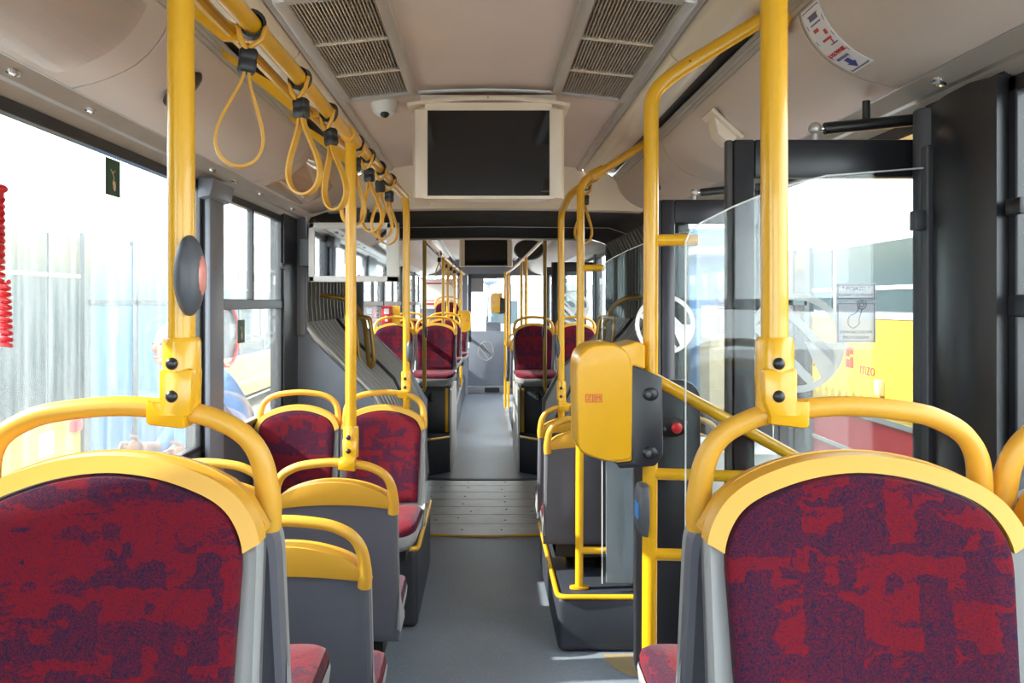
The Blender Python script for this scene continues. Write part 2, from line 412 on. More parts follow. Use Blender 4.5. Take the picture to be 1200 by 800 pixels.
struct('wall_pillar', MB().box(-1.14, -1.115, 3.33, 3.51, ZS-.3, EYE+.43).prism([(-1.15,EYE+.42),(-1.10,EYE+.43),(-1.085,EYE+.50),(-1.15,EYE+.51)], 'y', 3.28, 3.56), 'grey_blue', bev=.008)
# rear wall behind the camera with its big window; front wall and windscreen
mb = MB().box(-1.22, 1.22, -1.66, -1.6, -.3, ZS+.1).box(-1.22, 1.22, -1.66, -1.6, ZT, EYE+.95).box(-1.22, -1.05, -1.66, -1.6, ZS, ZT).box(1.05, 1.22, -1.66, -1.6, ZS, ZT)
struct('wall_back', mb, 'mid_grey')
nw += 1; w = thing('window_%d' % nw, (0, -1.63, ZS+.1), None, None, kind='structure'); obj('pane', MB().box(-1.05, 1.05, -1.635, -1.63, ZS+.1, ZT), 'glass', w)
mb = MB().box(-1.22, 1.22, 15.6, 15.66, -.3, .75).box(-1.22, 1.22, 15.6, 15.66, EYE+.52, EYE+.95).box(-1.22, -1.12, 15.6, 15.66, .7, EYE+.55).box(1.12, 1.22, 15.6, 15.66, .7, EYE+.55)
struct('wall_front', mb, 'mid_grey')
nw += 1; w = thing('window_%d' % nw, (0, 15.63, .75), None, None, kind='structure'); obj('pane', MB().box(-1.12, 1.12, 15.628, 15.634, .75, EYE+.52), 'glass_clear', w)
obj('wiper', MB().tube([(.02, 15.66, .78), (.06, 15.67, 1.5)], .012).tube([(.05, 15.68, 1.1), (.07, 15.68, 1.75)], .009), 'black', w)

# seam strip across the ceiling in front of the television
obj('ceiling_joint_strip', MB().loft([[(x, y, ceil_z(x)-d) for x in ARCH]+[(x, y, ceil_z(x)+.01) for x in ARCH[::-1]] for y, d in ((3.285,.004),(3.29,.012),(3.315,.012),(3.32,.004))]), 'alu', label='thin arched metal joint strip across the ceiling behind the television top', cat='trim')
# pale bulkheads on either side of the bellows
def bulk(y0, y1):
    up = [(x, ceil_z(x)+.02) for x in ARCH]
    right = [(.60,EYE+.80),(.74,EYE+.79),(.79,EYE+.76)]+[(x, EYE+z+.01) for x, z in COVE if x < 1.0]
    left = [(-x, z) for x, z in right[::-1]]
    bot = [(x, EYE+.555+.02*(1-(x/.97)**2)) for x in [.97-.194*i for i in range(11)]]
    poly = left+up+right+bot
    ce = (0, EYE+.70)
    mb = MB(); n = len(poly)
    top = left+up+right; lo = [(top[0][0]+(top[-1][0]-top[0][0])*i/(len(top)-1), 0) for i in range(len(top))]
    lo = [(x, EYE+.553+.022*(1-(x/.98)**2)) for x, _ in lo]
    lo = [(max(-.975, min(.975, t[0])) if abs(t[0]) < .97 else math.copysign(.97, t[0]), 0) for t in top]
    lo = [(x, EYE+.553+.022*(1-(x/.98)**2)) for x, _ in lo]
    ring = [(x, y0, z) for x, z in top]+[(x, y0, z) for x, z in lo[::-1]]
    m = len(top)
    vs = [(x, y0, z) for x, z in top]+[(x, y0, z) for x, z in lo]+[(x, y1, z) for x, z in top]+[(x, y1, z) for x, z in lo]
    fs = []
    for i in range(m-1):
        fs += [(i, i+1, m+i+1, m+i), (2*m+i, 3*m+i, 3*m+i+1, 2*m+i+1), (m+i, m+i+1, 3*m+i+1, 3*m+i), (i, 2*m+i, 2*m+i+1, i+1)]
    fs += [(0, m, 3*m, 2*m), (m-1, 3*m-1, 4*m-1, 2*m-1)]
    return mb.add(vs, fs)
bk = struct('wall_bulkhead', bulk(4.97, 5.08), 'tvcream')
struct('wall_bulkhead', bulk(7.34, 7.44), 'tvcream')
obj('raised_lettering', text('S O L B U S', .055, (.02, 4.969, EYE+.655), (1,0,0), (0,0,1), .002), 'tvcream', bk)

# ------------------------------------------------------------------ bellows between the two sections
def bellow_prof(k):             # inner cross-section, k = push towards the wall
    a = [(-.50,-1.50),(-.55,-.88),(-.70,-.58),(-1.05,-.23),(-1.13,-.12),(-1.14,.0),(-1.14,.40),(-1.08,.53),(-.95,.575),(0,.585)]
    a = a+[(-x, z) for x, z in a[-2::-1]]
    c = Vector((0,-.2))
    return [(x+(k if x > .3 else -k if x < -.3 else 0)*1.0, EYE+z+(k if z > .5 else -k*.5 if z < -.2 else 0)) for x, z in a]
NR = 17
def bellow_part(lo, hi, grow=0):
    rings = []
    for i in range(NR*4+1):
        y = 5.08+(7.34-5.08)*i/(NR*4); k = (.0, .048, .055, .048)[i % 4]
        rings.append([(x, y, z) for x, z in bellow_prof(k+grow)[lo:hi]])
    return MB().loft(rings, caps=False, closed=False)
struct('wall_bellows', bellow_part(4, 15), 'rubber', ang=30)
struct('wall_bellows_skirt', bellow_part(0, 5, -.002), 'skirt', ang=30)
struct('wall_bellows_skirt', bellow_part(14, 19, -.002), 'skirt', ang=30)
def fold_edges(lo, hi, parent, m):  # metal clip strips, lighter in colour for the folds' lit edges
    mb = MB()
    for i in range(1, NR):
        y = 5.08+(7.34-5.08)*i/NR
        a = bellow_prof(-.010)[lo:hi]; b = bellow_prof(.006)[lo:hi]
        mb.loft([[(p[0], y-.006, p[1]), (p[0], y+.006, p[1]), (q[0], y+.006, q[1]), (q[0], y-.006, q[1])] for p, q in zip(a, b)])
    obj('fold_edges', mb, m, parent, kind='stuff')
BW = [o for o in COL.objects if o.name.startswith('wall_bellows')]
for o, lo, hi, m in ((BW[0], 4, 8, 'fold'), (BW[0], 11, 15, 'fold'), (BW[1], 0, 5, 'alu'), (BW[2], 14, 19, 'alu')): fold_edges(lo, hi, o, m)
struct('trim_162', MB().loft([[(x, y, z) for x, z in bellow_prof(-.006)[7:12]] for y in (6.2, 6.235)], caps=False, closed=False), 'alu')  # bright metal arch, put in for the light streaks on the bellows roof
# metal edge rails on the sloping skirts, panels closing the section ends
for s in (-1, 1):
    for yy, m in ((5.09, 'alu'), (6.2, 'black')):
        struct('trim_%d' % (200+int(yy*10)+(s > 0)), MB().tube([E(s*1.12, yy, -.12), E(s*1.04, yy, -.22), E(s*.69, yy, -.57), E(s*.54, yy, -.86)], .014, 8), m)
    for y0, y1 in ((5.0, 5.06), (7.36, 7.42)):
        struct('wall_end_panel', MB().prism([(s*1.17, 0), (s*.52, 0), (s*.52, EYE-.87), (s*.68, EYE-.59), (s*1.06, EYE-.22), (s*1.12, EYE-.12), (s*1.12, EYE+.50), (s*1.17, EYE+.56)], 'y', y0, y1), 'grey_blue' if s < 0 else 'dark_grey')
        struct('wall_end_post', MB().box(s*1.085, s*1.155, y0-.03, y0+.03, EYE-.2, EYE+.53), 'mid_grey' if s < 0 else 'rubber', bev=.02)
# turntable: planks with screws
tt = thing('turntable_plate', (0, 6.5, -.012), 'ribbed aluminium turntable plate in the aisle floor between the bellows', 'floor plate')
edges = [5.66, 5.92, 6.18, 6.42, 6.66, 6.92, 7.16, 7.36]
for a, b in zip(edges[:-1], edges[1:]):
    if a == 5.66:
        mb = MB().prism([(-.52, 5.70)]+[(-.52+1.04*i/10, 5.70-.06*(1-((i-5)/5)**2)) for i in range(1, 10)]+[(.52, 5.70), (.52, b-.004), (-.52, b-.004)], 'z', -.012, .006)
    else: mb = MB().box(-.52, .52, a+.004, b-.004, -.012, .006)
    p = obj('plank', mb, 'alu_plate', tt, bev=.002, seg=1)
    sc = MB()
    for x in (-.40, -.15, .16, .41):
        x += random.uniform(-.05, .05); yy = (a+b)/2+.03*random.choice((-1, 1)); sc.cyl((x, yy, .005), (x, yy, .008), .0075, seg=8)
    obj('screw', sc, 'black', p, kind='stuff')
obj('turntable_edge_strip', MB().tube([(-.52+1.04*i/14, 5.675-.06*(1-((i-7)/7)**2), .003) for i in range(15)], .008, 6), 'yellow', label='thin curved yellow strip along the edge of the aluminium turntable plate', cat='trim')
obj('threshold_ramp', MB().box(-.52, .52, 7.37, 7.46, -.01, .012), 'black', label='black threshold strip across aisle behind the aluminium turntable plate', cat='threshold', bev=.003)

# ------------------------------------------------------------------ seats
FAB = [(.0,.96),(.064,.953),(.121,.936),(.156,.918),(.176,.895),(.187,.868),(.189,.84)]
def half_to_full(h): return [(x, z) for x, z in h]+[]
def outline(off, zb, wb):
    top = [(x*(1+off/.19), z+off*(1-.45*min(1, max(0, (x-.10)/.08)))) for x, z in FAB]
    sm = smooth([(-x, 0, z) for x, z in top[:0:-1]]+[(x, 0, z) for x, z in top], 4)
    top = [(max(0, p.x), p.z) for p in sm[len(sm)//2:]]
    zs = [top[-1][1]+(zb-top[-1][1])*i/6 for i in range(1, 7)]
    side = [(top[-1][0]+(wb-top[-1][0])*i/6, z) for i, z in zip(range(1, 7), zs)]
    r = top+side
    return r+[(-x, z) for x, z in r[::-1] if x > 1e-6]
def lean(p):
    x, y, z = p
    return (x, y+.15*(z-.96)-.0*x - .35*x*x, z)
def pad(out, layers, cz, fan=True):
    mb = MB(); rings = []
    for k, y in layers: rings.append([(x*k, y, cz+(z-cz)*k) for x, z in out])
    mb.loft(rings, caps=False); n = len(out); o = len(mb.v)
    if fan:
        mb.v.append(Vector((0, layers[-1][1], cz))); b = (len(layers)-1)*n
        mb.f += [(b+i, b+(i+1) % n, o) for i in range(n)]
    return mb
def make_seat():
    root = thing('bus_seat', (0,0,0), 'seat', 'seat', 'red patterned bus seats')
    P = dict(parent=root, local=True)
    # shell: back panel and seat pan, tapering wings
    ou = outline(.022, .44, .212); cz = .70
    sh = pad(ou, ((.2, .012), (.6, .012), (.93, .010), (.985, .004), (1.0, .010), (1.0, .030)), cz, True)
    obj('front_shell', MB().add([lean(p) for p in sh.v], sh.f), 'shell_light', **P)
    bk = outline(.022, .40, .214)
    sb = pad(bk, ((1.0, .028), (1.0, .040), (.985, .052), (.94, .056), (.88, .050), (.5, .050), (.1, .050)), cz, True)
    back = obj('back_shell', MB().add([lean(p) for p in sb.v], sb.f), 'shell', **P)
    obj('bolt', MB().cyl(lean((.206, .03, .62)), lean((.2145, .03, .62)), .006, seg=8), 'black', back, local=True)
    # yellow cap round the upper rim, seen from the front and (deeper) from behind
    fo = [(x, z) for x, z in outline(.024, .44, .214)]
    fi = outline(.002, .44, .20)
    n = len(fo); keep = [i for i in range(n) if fo[i][1] > .868]
    keep = sorted(keep, key=lambda i: fo[i][0])
    def band(A, B, y0, y1):
        return [[lean((A[i][0], y0, A[i][1])), lean((B[i][0], y0-.004, B[i][1])), lean((B[i][0], y1, B[i][1])), lean((A[i][0]*1.004, y1, A[i][1]+.001))] for i in keep]
    obj('cap', MB().loft(band(fo, fi, .0, .03)), 'yellow_plastic', **P)
    tops = [(-.211+.422*i/16) for i in range(17)]
    def ztop(x):
        pts = sorted(((abs(a), b) for a, b in fo if b > .80)); 
        ax = min(abs(x), pts[-1][0]-1e-5)
        for (a, b), (c, d) in zip(pts[:-1], pts[1:]):
            if a <= ax <= c and c > a: return b+(d-b)*(ax-a)/(c-a)
        return pts[-1][1]
    rb = []
    for x in tops:
        zt = ztop(x)+.003; zb = .880+.022*(1-(x/.211)**2)
        zt = max(zt, zb+.01)
        rb.append([lean((x, .030, zt)), lean((x, .060, zt-.006)), lean((x, .064, (zt+zb)/2)), lean((x, .0585, zb)), lean((x, .030, zb))])
    obj('back_band', MB().loft(rb), 'yellow_plastic', **P)
    hp = [(-.198,.868),(-.200,.91),(-.193,.965),(-.174,1.0),(-.142,1.022),(-.095,1.037),(0,1.046)]
    hp = hp+[(-x, z) for x, z in hp[-2::-1]]
    path = [Vector(lean((p.x, .040, p.z)))+Vector((0, .35*p.x*p.x, 0)) for p in smooth([(x, 0, z) for x, z in hp], 5)]
    rad = [(.0145 if abs(p.x) < .19 and p.z > 1.0 else .0145+.004*min(1, (1.0-p.z)/.1)) for p in path]
    obj('handle', MB().tube(path, rad, 12), 'yellow_plastic', **P)
    # upholstery
    fb = pad(outline(0, .515, .176), ((.99, .014), (1.0, .004), (.985, -.006), (.95, -.010), (.8, -.010), (.4, -.004)), cz, True)
    obj('backrest_pad', MB().add([lean(p) for p in fb.v], fb.f), 'fabric', **P)
    cu = rrect(0, -.285, .40, .40, .085, 5)
    def cush(x, y, z): return (x*(1+.10*max(0, (y+.40))), y, z+.018*min(1, max(0, (-y-.40)/.08))*-1+.02*(x/.2)**2*.6)
    rings = [[cush(x*k, -.285+(y+.285)*k, z) for x, y in cu] for k, z in ((1.0,.462),(1.01,.485),(.985,.500),(.93,.507),(.6,.503),(.2,.498))]
    obj('cushion', MB().loft(rings), 'fabric', **P)
    rings = [[cush(x*k, -.285+(y+.285)*k, z) for x, y in cu] for k, z in ((.60,.385),(.9,.395),(1.01,.425),(1.03,.462),(1.02,.472),(1.0,.468))]
    pan = MB().loft(rings)
    pan.loft([[(x, -.16+dy, .41), (x, -.045+dy, .41), (x, -.035+dy, .50), (x, -.10+dy, .50)] for x, dy in ((-.21,0),(.21,0))])
    # side fillets where pan sweeps up into the back
    for s in (-1, 1): pan.loft([[(s*.20, -.20, .43), (s*.215, -.20, .43), (s*.215, -.20, .455), (s*.20, -.20, .455)], [(s*.19, -.10, .43), (s*.2145, -.10, .43), (s*.2145, -.10, .52), (s*.20, -.10, .50)], [(s*.19, -.055, .45), (s*.216, -.02, .45), (s*.213, -.02, .66), (s*.205, -.05, .64)]])
    obj('seat_pan', pan, 'shell_light', **P)
    
    return root
seat0 = make_seat(); first = [True]
PED = {}
def pedestal(h):
    if h not in PED:
        mb = MB().box(-.15, .15, -.40, -.08, max(.32, h), .40)
        if h < .30: mb = MB().loft([[(-.15*k, -.24-.16*k, z), (.15*k, -.24-.16*k, z), (.15*k, -.24+.16*k, z), (-.15*k, -.24+.16*k, z)] for k, z in ((1, .40), (1, .33), (.5, .31), (.4, h+.01), (.6, h))])
        o = obj('pedestal', mb, 'black', local=True); PED[h] = o.data; bpy.data.objects.remove(o)
    return PED[h]
def seat(x, y, zoff, face, label, handle=True, base=0, group='red patterned bus seats'):
    if first[0]: o = seat0; first[0] = False
    else: o = copy_tree(seat0)
    o.location = (x, y, zoff); o.rotation_euler = (0, 0, 0 if face < 0 else PI)
    o['label'] = label; o['group'] = group
    pd = bpy.data.objects.new('pedestal', pedestal(round(base-zoff, 3))); COL.objects.link(pd); pd.parent = o
    if face > 0 and zoff == HIGH:
        for c in list(o.children):
            k = c.name.split('.')[0]
            if k in ('cap', 'back_band'): bpy.data.objects.remove(c)
            elif k in ('front_shell', 'back_shell', 'backrest_pad'): c.scale = (1, 1, .93); c.location = (0, .0, .035)
    if not handle:
        for c in list(o.children):
            if c.name.split('.')[0] == 'handle': bpy.data.objects.remove(c)
    return o
XL, XLW, XR, XRW = -.508, -.940, .505, .937
LOW, HIGH = .0, .41
seat(XL, 4.12, LOW+.10, -1, 'backward-facing red aisle seat below the bracketed pole that stands just before the bellows', base=.39)
seat(XLW, 4.12, LOW+.10, -1, 'backward-facing red window seat on the stepped platform just before the strap-side bellows', base=.39)
seat(XL, 1.105, HIGH, -1, 'large backward-facing red seat with round button pole above its grab handle', False, base=.41)
seat(XLW, 1.105, HIGH, -1, 'backward-facing red window seat next to the streaked window', False, base=.41)
seat(XR, 1.105, HIGH, -1, 'large backward-facing red seat with plain pole clamped above, before the open door', False, base=.41)
seat(XRW, 1.105, HIGH, -1, 'backward-facing red window seat against the dark pillar by the door', False, base=.41)
seat(XL, 1.20, HIGH, 1, 'forward-facing seat back to back with the round button pole seat', base=.41)
seat(XLW, 1.20, HIGH, 1, 'forward-facing window seat back to back with the seat by the streaked window', base=.41)
seat(XR, 1.20, HIGH, 1, 'forward-facing seat back to back with the seat before the open door', base=.41)
seat(XRW, 1.20, HIGH, 1, 'forward-facing window seat back to back with the seat by the dark door pillar', base=.41)
seat(XL, 2.14, LOW, 1, 'grey-backed forward-facing aisle seat, lowest, behind the seat with the clamped pole', True)
seat(XLW, 2.14, LOW, 1, 'grey-backed forward-facing window seat, lowest, beside the streaked window')
seat(XL, 2.80, LOW+.02, 1, 'grey-backed forward-facing aisle seat with a yellow pole clamped to its handle')
seat(XLW, 2.80, LOW+.02, 1, 'grey-backed forward-facing window seat beside the seat with pole-clamped handle')
seat(XR, 4.02, LOW, 1, 'grey-backed forward-facing aisle seat on the yellow-edged dark platform', base=.255)
seat(XRW, 4.02, LOW, 1, 'grey-backed forward-facing window seat on the yellow-edged dark platform', base=.255)
seat(XR, 4.50, LOW, 1, 'grey-backed forward-facing aisle seat with bracketed pole, last before the bellows', base=.255)
seat(XRW, 4.50, LOW, 1, 'grey-backed forward-facing window seat, last before the door-side bellows', base=.255)
FARX = ((-.500, 'aisle seat on the strap side'), (-.93, 'window seat on the strap side'), (.503, 'aisle seat on the door side'), (.935, 'window seat on the door side'))
for x, w in FARX: seat(x, 8.40, HIGH, -1, 'backward-facing red %s just past the bellows' % w, base=.78)
seat(-.495, 10.1, HIGH+.02, -1, 'distant red aisle seat behind the pair past the bellows, on the strap side', base=.36)
seat(-.93, 10.1, HIGH+.02, -1, 'distant red window seat behind the pair past the bellows, on the strap side', base=.36)
seat(.52, 9.9, HIGH*.4, 1, 'distant grey-backed aisle seat on the door side past the bellows', base=.15)
seat(-.46, 12.2, HIGH*.9, -1, 'distant red aisle seat beside the far ticket validator', base=.36)
seat(.50, 10.8, HIGH*.4, 1, 'most distant grey-backed aisle seat by the far door-side poles', base=.15)
seat(-.62, 13.6, HIGH+.25, -1, 'distant tall red seat rising above the others near driver cab', base=.36)

# platforms under the seats
def platform(x0, x1, y0, y1, h, label, edge=True, m='platform'):
    t = thing('seat_platform', ((x0+x1)/2, (y0+y1)/2, 0), label, 'platform')
    obj('box', MB().box(x0, x1, y0, y1, 0, h), m, t, bev=.03, seg=4)
    if edge:
        xa = x1 if x0 < 0 else x0; xo = x0 if x0 < 0 else x1
        obj('edge_strip', MB().tube(fillet([(xo, y0, h), (xa, y0, h), (xa, y1, h)], .05), .012, 8), 'yellow', t)
    return t
platform(-1.15, -.33, 4.03, 5.0, .39, 'dark speckled platform with yellow edge under the red seats before strap-side bellows')
platform(.335, 1.15, 3.75, 5.0, .255, 'dark speckled platform with yellow edge beside the ticket validator pole')
platform(-1.15, -.36, .2, 1.80, HIGH, 'high dark platform under the back-to-back seats by streaked window', False)
platform(.36, 1.15, .2, 1.80, HIGH, 'high dark platform under the back-to-back seats before the door', False)
for s, w in ((-1, 'strap side'), (1, 'door side')):
    t = thing('seat_platform', (s*.7, 8.3, 0), 'tall two-stepped dark platform with yellow edge, %s of aisle past the bellows' % w, 'platform')
    obj('lower_step', MB().prism([(s*.33, 7.75), (s*.50, 7.60), (s*1.15, 7.60), (s*1.15, 9.2), (s*.33, 9.2)], 'z', 0, .33), 'platform', t, bev=.008)
    obj('upper_step', MB().box(s*.335, s*1.15, 8.0, 9.2, .33, .78), 'platform', t, bev=.008)
    obj('edge_strip', MB().tube([(s*1.1, 7.60, .335), (s*.50, 7.60, .335), (s*.34, 7.75, .335)], .012, 6).box(s*.355, s*.385, 7.993, 7.999, .34, .77), 'yellow', t)
    obj('side_panel', MB().box(s*.315, s*.334, 7.78, 9.2, 0, .775), 'alu', t)
    obj('lock', MB().ball((s*.52, 7.99, .68), .03, .015, .05).cyl((s*.52, 7.985, .66), (s*.52, 7.95, .66), .012), 'black', t)
    platform(s*1.15 if s < 0 else .34, -.34 if s < 0 else 1.15, 9.6, 14.2 if s < 0 else 11.5, .36 if s < 0 else .15, 'long low dark platform further ahead, %s of aisle near the driver cab' % w, False)
obj('floor_patch', MB().prism([(.67+.13*math.cos(a), 3.73+.22*math.sin(a)) for a in [PI+PI*i/18 for i in range(19)]], 'z', .0005, .002), 'sand', label='sand-coloured rounded patch on the floor at the foot of the validator pole', cat='floor marking')

# ------------------------------------------------------------------ poles and rails
R = .0185
def clamp(t, top, hook):
    """bracket at the foot of a pole: sleeve with two bolts that narrows into a hook round the seat handle"""
    x, y, z = top; d = hook.x-x
    sl = MB().loft([[(x+a*k, y+b*k, zz) for a, b in [(.026*math.cos(2*PI*i/16), .026*math.sin(2*PI*i/16)) for i in range(16)]] for k, zz in ((.9, z+.002), (1.0, z-.004), (1.0, z-.06), (.98, z-.10))])
    a = obj('clamp', sl, 'yellow', t)
    hy = hook.y
    f = MB().loft([[(x-.024, y-.026, z-.04), (x+.024, y-.026, z-.04), (x+.024, y+.02, z-.04), (x-.024, y+.02, z-.04)],
                   [(x-.023, y-.028, z-.085), (x+.023, y-.028, z-.085), (x+.022, y+.02, z-.085), (x-.022, y+.02, z-.085)],
                   [(x-.020+d*.35, y-.027, z-.108), (x+.021+d*.25, y-.027, z-.108), (x+.02+d*.25, y+.02, z-.108), (x-.02+d*.35, y+.02, z-.108)],
                   [(hook.x-.030, hy-.024, hook.z+.018), (hook.x+.024, hy-.024, hook.z+.018), (hook.x+.024, hy+.022, hook.z+.018), (hook.x-.030, hy+.022, hook.z+.018)],
                   [(hook.x-.032, hy-.021, hook.z-.018), (hook.x+.024, hy-.021, hook.z-.024), (hook.x+.024, hy+.019, hook.z-.024), (hook.x-.032, hy+.019, hook.z-.018)]])
    obj('hook', f, 'yellow', t, bev=.006)
    for zz in (z-.033, z-.078): obj('bolt', MB().ball((x-.004, y-.028, zz), .0085, .006, .0085), 'black', a)
def pole(pts, label, r=R, m='yellow', group='yellow poles', fil=.12, **k):
    t = thing('grab_pole', tuple(pts[0]), label, 'pole', group)
    obj('tube', MB().tube(fillet(pts, fil, 8), r, 16), m, t)
    return t
# left: near pole over the seat handle, overhead rail, two more poles
p = pole([E(-.425, 1.15, -.06), E(-.428, 1.15, .80)], 'thick yellow pole with a round dark stop button, clamped to seat handle')
clamp(p, E(-.425, 1.15, -.050), Vector((-.436, 1.147, EYE-.150)))
sb = thing('stop_button', tuple(E(-.408, 1.15, -.02)), 'round dark stop button with red and white push face on the thick pole', 'button')
obj('housing', MB().ball(E(-.407, 1.130, .038), .021, .026, .056, 18, 14), 'dark_grey', sb)
obj('push_face', MB().ball(E(-.394, 1.130, .038), .010, .016, .032, 14, 10), 'btnface', sb)
p = pole([E(.407, 1.15, -.06), E(.405, 1.15, .80)], 'thick plain yellow pole clamped to the seat handle before the open door')
clamp(p, E(.407, 1.15, -.050), Vector((.424, 1.147, EYE-.150)))
railp = [E(-.495, .9, .57), E(-.475, 1.5, .563), E(-.463, 2.0, .561), E(-.457, 2.6, .56), E(-.442, 3.1, .557), E(-.424, 3.7, .552), E(-.405, 4.25, .545)]
t = thing('overhead_rail', tuple(railp[0]), 'yellow overhead rail hung with grab straps along the ceiling', 'rail', 'overhead rails')
obj('tube', MB().tube(smooth(railp, 4), R*1.05, 16), 'yellow', t)
obj('sleeve', MB().cyl(E(-.453, 2.70, .559), E(-.450, 2.84, .558), R*1.4), 'yellow', t)
obj('slide_wire', MB().tube([q+Vector((-.024, 0, .004)) for q in railp[:5]], .0045, 8), 'chrome', t)
obj('support_bar', MB().tube([E(-.555, .9, .59), E(-.545, 1.6, .58), E(-.53, 2.3, .57), E(-.50, 3.0, .565)], .013, 10), 'yellow', t)
for yy in (1.75, 2.45, 3.3):
    obj('bracket', MB().prism([(-.46, EYE+.555), (-.56, EYE+.56), (-.78, EYE+.735), (-.795, EYE+.765), (-.70, EYE+.70), (-.54, EYE+.60)], 'y', yy-.006, yy+.006), 'yellow', t)
def railx(y):
    for a, b in zip(railp[:-1], railp[1:]):
        if a.y <= y <= b.y: return a+(b-a)*((y-a.y)/(b.y-a.y))
p = pole([E(-.450, 2.755, -.44), E(-.450, 2.755, .47), E(-.453, 2.76, .555)], 'yellow pole from grey seat handle up to the strap rail', fil=.06)
clamp(p, E(-.450, 2.755, -.415), Vector((-.457, 2.747, EYE-.537)))
p = pole([E(-.405, 4.24, -1.21), E(-.405, 4.24, .45), E(-.407, 4.18, .545)], 'yellow pole with oval button standing on platform before strap-side bellows', fil=.06)
clamp(p, E(-.405, 4.23, -.355), Vector((-.415, 4.175, EYE-.463)))
obj('button', MB().ball(E(-.388, 4.22, -.25), .018, .02, .055), 'dark_grey', p)
# grab straps
def make_strap():
    root = thing('grab_strap', (0,0,0), 'strap', 'grab strap', 'yellow grab straps on the overhead rails')
    P = dict(parent=root, local=True)
    ring = [(.027*math.cos(a), 0, .027*math.sin(a)) for a in [2*PI*i/20 for i in range(21)]]
    obj('clip', MB().loft([[(x*k, y, z*k) for k, y in ((.82,-.011),(1.08,-.011),(1.08,.011),(.82,.011))] for x, _, z in ring], caps=False), 'black', **P)
    obj('neck', MB().tube([(.028, -.006, .0), (.022, -.012, -.03), (.006, -.010, -.045), (-.004, -.006, -.055)], .0055, 8).tube([(-.026, -.006, -.01), (-.018, -.012, -.035), (-.006, -.010, -.055)], .0055, 8), 'yellow_plastic', **P)
    obj('block', MB().loft([[(x*k, y*k, z) for x, y in rrect(0, 0, .036, .030, .006, 3)] for k, z in ((.8,-.050),(1,-.056),(1,-.068),(.92,-.072),(1,-.077),(1,-.094),(.8,-.100))]), 'black', **P)
    half = [(.004,-.098),(.010,-.125),(.026,-.165),(.041,-.205),(.046,-.240),(.036,-.270),(.016,-.286),(0,-.289)]
    loop = half+[(-x, z) for x, z in half[-2::-1]]
    pts = smooth([(x, 0, z) for x, z in loop], 4); rings = []
    for i, q in enumerate(pts):
        t = (pts[min(i+1, len(pts)-1)]-pts[max(i-1, 0)]).normalized(); nrm = Vector((t.z, 0, -t.x))
        rings.append([q+nrm*a+Vector((0, b, 0)) for a, b in ((-.0028,-.010),(.0028,-.010),(.0028,.010),(-.0028,.010))])
    obj('loop', MB().loft(rings), 'yellow_plastic', ang=50, **P)
    return root
strap0 = make_strap()
NAMES = ['first grab strap hanging before the thick button pole', 'second grab strap, between two others on the strap-lined rail', 'third grab strap just before the pole on the grey seat', 'grab strap hidden behind the pole on the grey seat', 'grab strap just past the pole on the grey seat', 'next grab strap past the grey-seat pole, in the middle of three', 'last grab strap before the side monitor']
for i, (yy, tz, ry) in enumerate(((1.655, .45, .10), (2.05, -.45, -.05), (2.41, -.8, -.12), (2.86, .9, .05), (3.1, -.6, -.08), (3.37, .7, -.05), (3.67, -.4, .04))):
    o = strap0 if i == 0 else copy_tree(strap0)
    q = railx(yy); o.location = q; o.rotation_euler = (0, ry, tz*.8); o['label'] = 'yellow '+NAMES[i]
# right: validator pole, its ceiling bracket, partition bars
p = pole([E(.765, 2.14, .765), E(.50, 2.15, .605), E(.437, 2.15, .55), E(.437, 2.15, .3), E(.425, 2.13, -1.6)], 'thick yellow pole bent to the ceiling carrying the ticket validator', r=.0195, fil=.09)
obj('ceiling_flange', MB().prism([(.73, EYE+.72), (.78, EYE+.70), (.81, EYE+.78), (.78, EYE+.80)], 'y', 2.12, 2.17), 'yellow', p)
obj('bolt', MB().ball(E(.535, 2.133, .628), .006, .004, .006), 'black', p)
ga = MB().cyl(E(.437, 2.15, .165), E(.557, 2.15, .165), .0155)
obj('glass_clip', ga, 'yellow', p)
t = thing('ticket_validator', tuple(E(.40, 2.12, -.45)), 'yellow ticket validator box with red logo on black pole mount', 'validator')
def VP(px, py, y=2.05): q = W(px, py, y); return (q.x, q.z)
def flat(pts, r, y=2.05): return [(q.x, q.z) for q in fillet([Vector((*VP(*p, y), 0)).xzy for p in pts], r, 5)]
vo = [(700, 538), (677, 530), (675, 402), (740, 401), (740, 539), (722, 541)]
cc = VP(710, 470)
pf = flat([(710, 541)]+vo+[(710, 541)], .075)[:-1]
obj('cover', MB().loft([[(cc[0]+(x-cc[0])*k, y, cc[1]+(z-cc[1])*k) for x, z in pf] for k, y in ((.955, 2.040), (.99, 2.046), (1.0, 2.060), (1.0, 2.20))]), 'yellow', t)
obj('cover_side', MB().loft([[(x, y, z) for x, z in flat([(721, 407), (748, 400), (756, 404), (756, 432), (741, 428), (740, 540), (721, 542), (721, 407)], .006)[:-1]] for y in (2.046, 2.20)]), 'yellow', t, bev=.003, seg=1)
obj('pole_mount', MB().loft([[(x, y, z) for x, z in flat([(737, 426), (776, 442), (777, 533), (768, 546), (726, 549), (722, 543), (741, 541), (737, 426)], .006)[:-1]] for y in (2.050, 2.19)]), 'dark', t, bev=.004)
for zz in (-.228, -.375): 
    obj('screw_recess', MB().ball(E(.415, 2.050, zz), .020, .006, .017), 'black', t); obj('screw', MB().ball(E(.408, 2.044, zz), .009, .006, .009), 'dark_grey', t)
lg = MB()
for cx in (.2605, .2825):
    for a, b, c, d in ((cx-.0095, cx+.0095, -.247, -.2455), (cx-.0095, cx+.0095, -.2285, -.227), (cx-.0095, cx-.008, -.247, -.227), (cx+.008, cx+.0095, -.247, -.227)): lg.box(a, b, 2.0385, 2.040, EYE+c, EYE+d)
